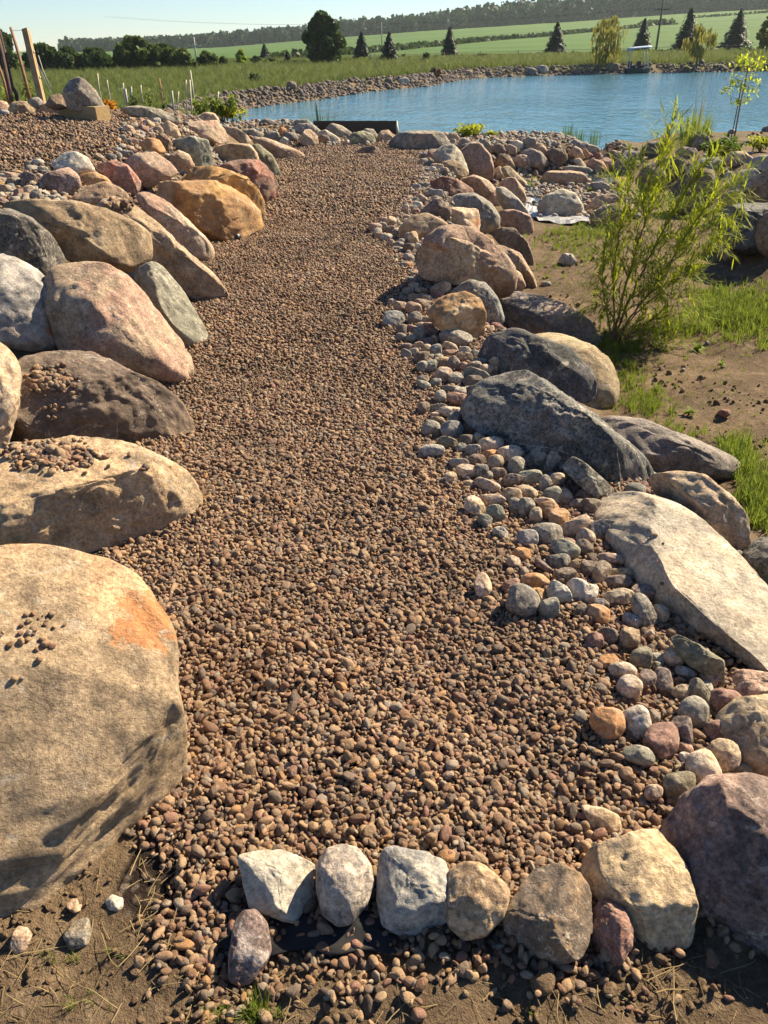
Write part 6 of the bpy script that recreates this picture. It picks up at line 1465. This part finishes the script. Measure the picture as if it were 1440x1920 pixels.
for k, (x, y, h, n_, lab) in enumerate([(1062, 268, 34, 60, 'thickest part of the dark bulrushes standing in the water'), (1084, 270, 30, 45, 'middle bunch of dark bulrushes beside the thickest one'), (1112, 272, 28, 26, 'thin outer bunch of dark bulrushes over the stream mouth'), (966, 262, 18, 22, 'small sparse bunch of rushes by the whitish shore rock')]):
    clump('bulrush_clump', lab, 'bulrushes', 'bulrushes in the pond', x, y, n_, h, 11 if k < 3 else 6, L_REED, 18.6, .008, .07, 10 + k, .3)
leafy('bush', 'bright yellow-green bush on the bank between the broad slab and the stream', 'bush', 'low plants by the water', 880, 266, 78, 32, 620, L_YG, 16.6, .09, 21, 14, .5)
leafy('bush', 'smaller grassy yellow-green plant beside the bright bush', 'bush', 'low plants by the water', 924, 268, 24, 22, 160, L_YG, 16.8, .09, 22, 7, .3)
leafy('bush', 'yellow-green low plants between the shore rocks and bulrushes', 'bush', 'low plants by the water', 1036, 279, 50, 20, 380, L_YG, 17.6, .08, 23, 10, .45)
leafy('groundcover', 'dark green mat of groundcover below the young tree', 'groundcover', 'low plants by the water', 1350, 288, 88, 32, 1000, L_COVER, 12.9, .07, 24, 18, .7)
leafy('groundcover', 'yellow-green bushy groundcover at the picture edge by the young tree', 'groundcover', 'low plants by the water', 1425, 284, 60, 30, 520, L_YG, 12.7, .07, 25, 10, .4)
for k, (x, y, w, h, n_, lab) in enumerate([(1104, 362, 14, 12, 30, 'tiny sprout growing at the grey oval stream rock'), (1306, 660, 16, 22, 26, 'single small seedling standing on the sand below the grass'), (1352, 690, 14, 10, 14, 'tiny seedling on bare sand past the small upright one'), (1290, 780, 14, 12, 14, 'tiny seedling near the small reddish stone')]):
    leafy('seedling', lab, 'seedling', 'seedlings in the basin', x, y, w, h, n_, L_LIME, None, .045, 40 + k, 3, .5)
# garden on the left
GG = 'young plants in the garden'
for k, (x, y, w, h, n_, dep, m, lab) in enumerate([
    (418, 232, 60, 62, 420, 15, L_GARD, 'tall leafy green plant with long leaves at the pond end of the garden'), (440, 236, 50, 36, 260, 15.2, L_YG, 'yellowing bushy plant sloping toward the pond'),
    (385, 225, 44, 46, 300, 15.5, L_GARD, 'green leafy plant beside the two white stakes'), (335, 205, 40, 34, 220, 18, L_GARD, 'bright leafy plant behind the long grey rock'), (280, 196, 44, 30, 220, 20, L_GARD, 'low leafy plant near the twig stake'),
    (245, 192, 44, 26, 220, 22, L_MID, 'low dark green plant before the white tubes'), (278, 186, 14, 34, 60, 22, L_MID, 'thin young tree with a tuft of dark leaves at its top'), (306, 190, 16, 30, 60, 20, L_MID, 'climbing plant on the brown twig stake'),
    (54, 172, 16, 26, 60, 10.8, L_GARD, 'small leafy vine at the foot of the reddish pole'), (30, 186, 60, 18, 260, 14, L_GARD, 'low green weeds behind the wooden posts'), (362, 198, 34, 24, 160, 19, L_YG, 'yellow-green weeds at the garden back')]):
    leafy('garden_plant', lab, 'plant', GG, x, y, w, h, n_, m, dep, .11, 60 + k, 7, .4)
L_FLOW = leafmat('orange_petal', (.5, .2, .01), (.6, .3, .02), .3, 5)
leafy('flower_plant', 'clump of orange flowers beside the pointed boulder', 'flowers', None, 206, 200, 28, 18, 130, L_FLOW, 11.5, .06, 80, 8, .9)
leafy('young_tree', 'thin young tree with a small dark crown standing in the meadow', 'tree', None, 479, 168, 16, 30, 90, L_DARK, 44, .28, 81, 5, .6)

# grass in the basin
GTF = [tuft_mesh('basin_tuft', 700 + k, 16, .12, .0028, .035, G_GREEN, .55) for k in range(5)] + [tuft_mesh('fine_tuft', 720 + k, 9, .06, .0022, .02, G_GREEN, .7) for k in range(2)] + [tuft_mesh('dry_tuft', 730, 8, .08, .0018, .03, G_DRY, .8)]
gp = []
def grow(cx, cy, rx_, ry_, n, s, kinds):
    for _ in range(int(n * 1.6)):
        x = cx + rs.normal(0, .55) * rx_; y = cy + rs.normal(0, .5) * ry_; p = at(x, y)
        gp.append((p[0], p[1], gz(p[0], p[1]), s * rs.uniform(.5, 1.3), kinds[rs.integers(len(kinds))]))
grow(1370, 590, 75, 36, 300, 1.0, [0, 1, 2, 3, 4, 4, 7]); grow(1270, 615, 50, 28, 70, .8, [0, 1, 2, 5, 6]); grow(1440, 600, 60, 50, 110, 1.0, [0, 1, 2, 3])
grow(1175, 690, 45, 60, 130, .65, [0, 1, 2, 5, 6, 7]); grow(1215, 760, 50, 28, 90, .6, [0, 1, 5, 6]); grow(1250, 810, 60, 22, 50, .6, [0, 5, 6]); grow(1390, 870, 30, 40, 60, .8, [0, 1, 2]); grow(1415, 935, 26, 40, 70, .8, [0, 1, 2, 3]); grow(1430, 975, 20, 20, 30, .8, [0, 1])
grow(1090, 440, 60, 14, 90, .75, [0, 1, 2, 5]); grow(1040, 500, 40, 40, 70, .55, [0, 5, 6, 7]); grow(1110, 480, 50, 30, 70, .6, [0, 1, 5, 6]); grow(1085, 545, 40, 18, 30, .5, [5, 6]); grow(1330, 700, 70, 26, 26, .5, [5, 6, 7]); grow(1300, 740, 100, 30, 30, .5, [5, 6, 7]); grow(1390, 480, 40, 16, 26, .7, [0, 5]); grow(1330, 560, 40, 16, 70, .8, [0, 1, 2, 7])
grow(1140, 650, 22, 16, 40, .7, [7, 7, 0]); grow(1000, 345, 14, 8, 14, .7, [0, 1]); grow(925, 598, 10, 8, 8, .6, [0, 5]); grow(1360, 850, 14, 20, 16, .9, [0, 1, 2])
grow(1165, 720, 70, 90, 90, .6, [0, 1, 2, 5, 6, 7]); grow(1300, 640, 200, 40, 90, .6, [0, 1, 5, 6, 7]); grow(1060, 455, 70, 26, 60, .7, [0, 1, 5]); grow(1200, 700, 240, 120, 130, .45, [5, 6, 6, 7, 7]); grow(1100, 560, 110, 120, 70, .4, [5, 6, 7, 7]); grow(1360, 820, 90, 60, 60, .45, [5, 6, 7]); grow(100, 1800, 40, 14, 5, .35, [5, 6]); grow(470, 1905, 60, 10, 14, .4, [0, 5]); grow(150, 1880, 30, 20, 5, .35, [5, 6]); grow(1000, 1900, 60, 12, 3, .3, [6, 7]); grow(230, 1790, 20, 20, 2, .3, [6])
gp = np.array(gp); n = len(gp)
scatter('basin_grass', gp[:, :3], np.stack([rs.normal(0, .12, n), rs.normal(0, .12, n), rs.uniform(0, 6.28, n)], 1), gp[:, 3:4] * np.ones((n, 3)), gp[:, 4].astype(int), GTF, label='bright green grass tufts on the sandy basin', cat='grass')

# straw and clods on the bare soil
def straw_mesh(seed, L):
    rs_ = np.random.default_rng(seed); v, f = [], []; p = np.array([-L / 2, 0, 0.0]); d = np.array([1, 0, 0.0])
    for k in range(6):
        w = .0011 * (1 - .08 * k); v += [p + np.array([0, -w, 0]), p + np.array([0, 0, w * 1.2]), p + np.array([0, w, 0])]
        d = d + rs_.normal(0, .16, 3) * np.array([1, 1, .5]); d /= np.linalg.norm(d); p = p + d * L / 5
    for k in range(5):
        a = k * 3; f += [(a, a + 1, a + 4, a + 3), (a + 1, a + 2, a + 5, a + 4)]
    return mesh_np('straw_shape', np.array(v), f, G_DRY, True)
SW = [straw_mesh(800 + k, (.05, .09, .13, .035, .03, .06)[k]) for k in range(6)]
sp = []
def litter(px0, py0, px1, py1, n):
    for _ in range(n):
        p = at(rs.uniform(px0, px1), rs.uniform(py0, py1)); sp.append((p[0], p[1], gz(p[0], p[1]) + .004))
litter(0, 1690, 330, 1920, 80); litter(250, 1600, 340, 1740, 30); litter(330, 1830, 560, 1920, 30); litter(900, 1840, 1440, 1920, 45); litter(1180, 1790, 1440, 1850, 14); litter(560, 1870, 900, 1920, 14); litter(1090, 1150, 1250, 1350, 60); litter(1000, 430, 1130, 640, 120); litter(1130, 640, 1440, 900, 160)
sp = np.array(sp); n = len(sp)
scatter('straw_litter', sp, np.stack([rs.normal(0, .15, n), rs.normal(0, .2, n), rs.uniform(0, 6.28, n)], 1), rs.uniform(.5, 1.3, n)[:, None] * np.ones((n, 3)), rs.integers(0, 6, n), SW, label='dry straw and root fibres lying on the bare soil', cat='straw')
t = NT('soil_clod'); tc = t.n('TexCoord').outputs['Object']; nn_ = t.noise(tc, 3, 6, .7)
CLOD = t.done(t.bsdf(t.mix(t.mr(nn_, .35, .65), (.22, .155, .095), (.16, .11, .07)), .95, t.bump(nn_, .6, .2), .1))
CL = [pebble_mesh(830 + k, 3, CLOD, True) for k in range(5)]
cx_, cy_ = jitter_grid(-1.1, 1.1, .5, 1.25, .0125)
xl = np.interp(cy_, XL[:, 0], XL[:, 1]); xr = np.interp(cy_, XR[:, 0], XR[:, 1])
soil = np.maximum(1 - sstep(.78, .95, cy_ + .1 * fbm2(cx_, cy_, 3, 2)), sstep(0, .12, xl - cx_))
k = rng.uniform(size=cx_.size) < soil * .5 * sstep(-.25, .3, fbm2(cx_, cy_, 6, 3, 3.)); cx_, cy_ = cx_[k], cy_[k]
c2x, c2y = jitter_grid(.75, 6, 1.2, 11, .05); xr = np.interp(c2y, XR[:, 0], XR[:, 1]); k = rng.uniform(size=c2x.size) < .45 * sstep(.1, .3, c2x - xr) * sstep(-.1, .35, fbm2(c2x, c2y, 1.3, 3, 6.)); c2x, c2y = c2x[k], c2y[k]
s = np.concatenate([.011 * np.exp(rng.normal(0, .45, len(cx_))), .022 * np.exp(rng.normal(0, .5, len(c2x)))]); cx_ = np.concatenate([cx_, c2x]); cy_ = np.concatenate([cy_, c2y]); n = len(cx_)
scatter('soil_clods', np.stack([cx_, cy_, H(cx_, cy_) + s * .12], 1), rng.uniform(0, 6.28, (n, 3)), s[:, None] * np.ones((n, 3)), rng.integers(0, 5, n), CL, label='crumbly clods of brown soil', cat='soil')

# water and liner in the stream bed
ST = NT('stream_water'); pos = ST.n('NewGeometry').outputs['Position']
SWM = ST.done(ST.bsdf((.02, .03, .035), .04, ST.bump(ST.noise(pos, 5, 3), .5, .03), .5, IOR=1.33))
def px_sheet(name, P, dz, mat, label=None, cat=None, kind=None):
    W_ = [at(x, y) for x, y in P]; z = min(gz(w[0], w[1]) for w in W_) + dz
    W_ = [CAM + ray(x, y) * ((z - CAMZ) / ray(x, y)[2]) for x, y in P]
    o = sheet(name, [(w[0], w[1]) for w in W_], z, mat); tag(o, label, cat, None, kind); return o
px_sheet('stream_water', [(990, 345), (1010, 335), (1018, 350), (1012, 372), (1024, 380), (1010, 400), (990, 402), (985, 375)], .045, SWM, kind='structure')
px_sheet('stream_pool', [(1095, 322), (1120, 318), (1148, 322), (1150, 340), (1140, 352), (1110, 345)], .045, SWM, kind='structure')
LIN = plain('pond_liner', (.33, .33, .33), .45, .2, 12, .004, .5)
for k, (lab, P) in enumerate([('crumpled grey pond liner showing beside the big pale egg rock', [(985, 372), (1002, 378), (1012, 400), (1060, 412), (1095, 408), (1105, 418), (1060, 424), (1010, 416), (985, 402)])]):
    Wp = [at(x, y) for x, y in P]; cx0 = np.mean(Wp, 0); bm = bmesh.new()
    ring = [bm.verts.new((w[0] - cx0[0], w[1] - cx0[1], gz(w[0], w[1]) - cx0[2] + .03)) for w in Wp]; bm.faces.new(ring)
    bmesh.ops.triangulate(bm, faces=bm.faces[:]); bmesh.ops.subdivide_edges(bm, edges=bm.edges[:], cuts=4, use_grid_fill=True)
    for q in bm.verts: q.co.z += .035 * mnoise.noise(q.co * 6) + .02 * mnoise.noise(q.co * 17)
    m_ = bpy.data.meshes.new('pond_liner'); bm.to_mesh(m_); bm.free(); m_.materials.append(LIN); o = link('pond_liner', m_); o.location = cx0; o.modifiers.new('thickness', 'SOLIDIFY').thickness = .004
    tag(o, lab, 'pond liner')

# ------------------------------------------------------------------ the air between here and the ridge
mb = MB(); mb.box((60, 320, 26), (760, 400, 30.5))
hz = NT('haze'); pvn = hz.n('VolumePrincipled'); pvn.inputs['Color'].default_value = (.80, .92, 1.0, 1); pvn.inputs['Density'].default_value = .00016; pvn.inputs['Anisotropy'].default_value = .2
hz.l(pvn.outputs[0], hz.out.inputs['Volume'])
o = mb.build('haze', hz.m); tag(o, kind='stuff', label='thin summer haze over the fields', cat='haze')
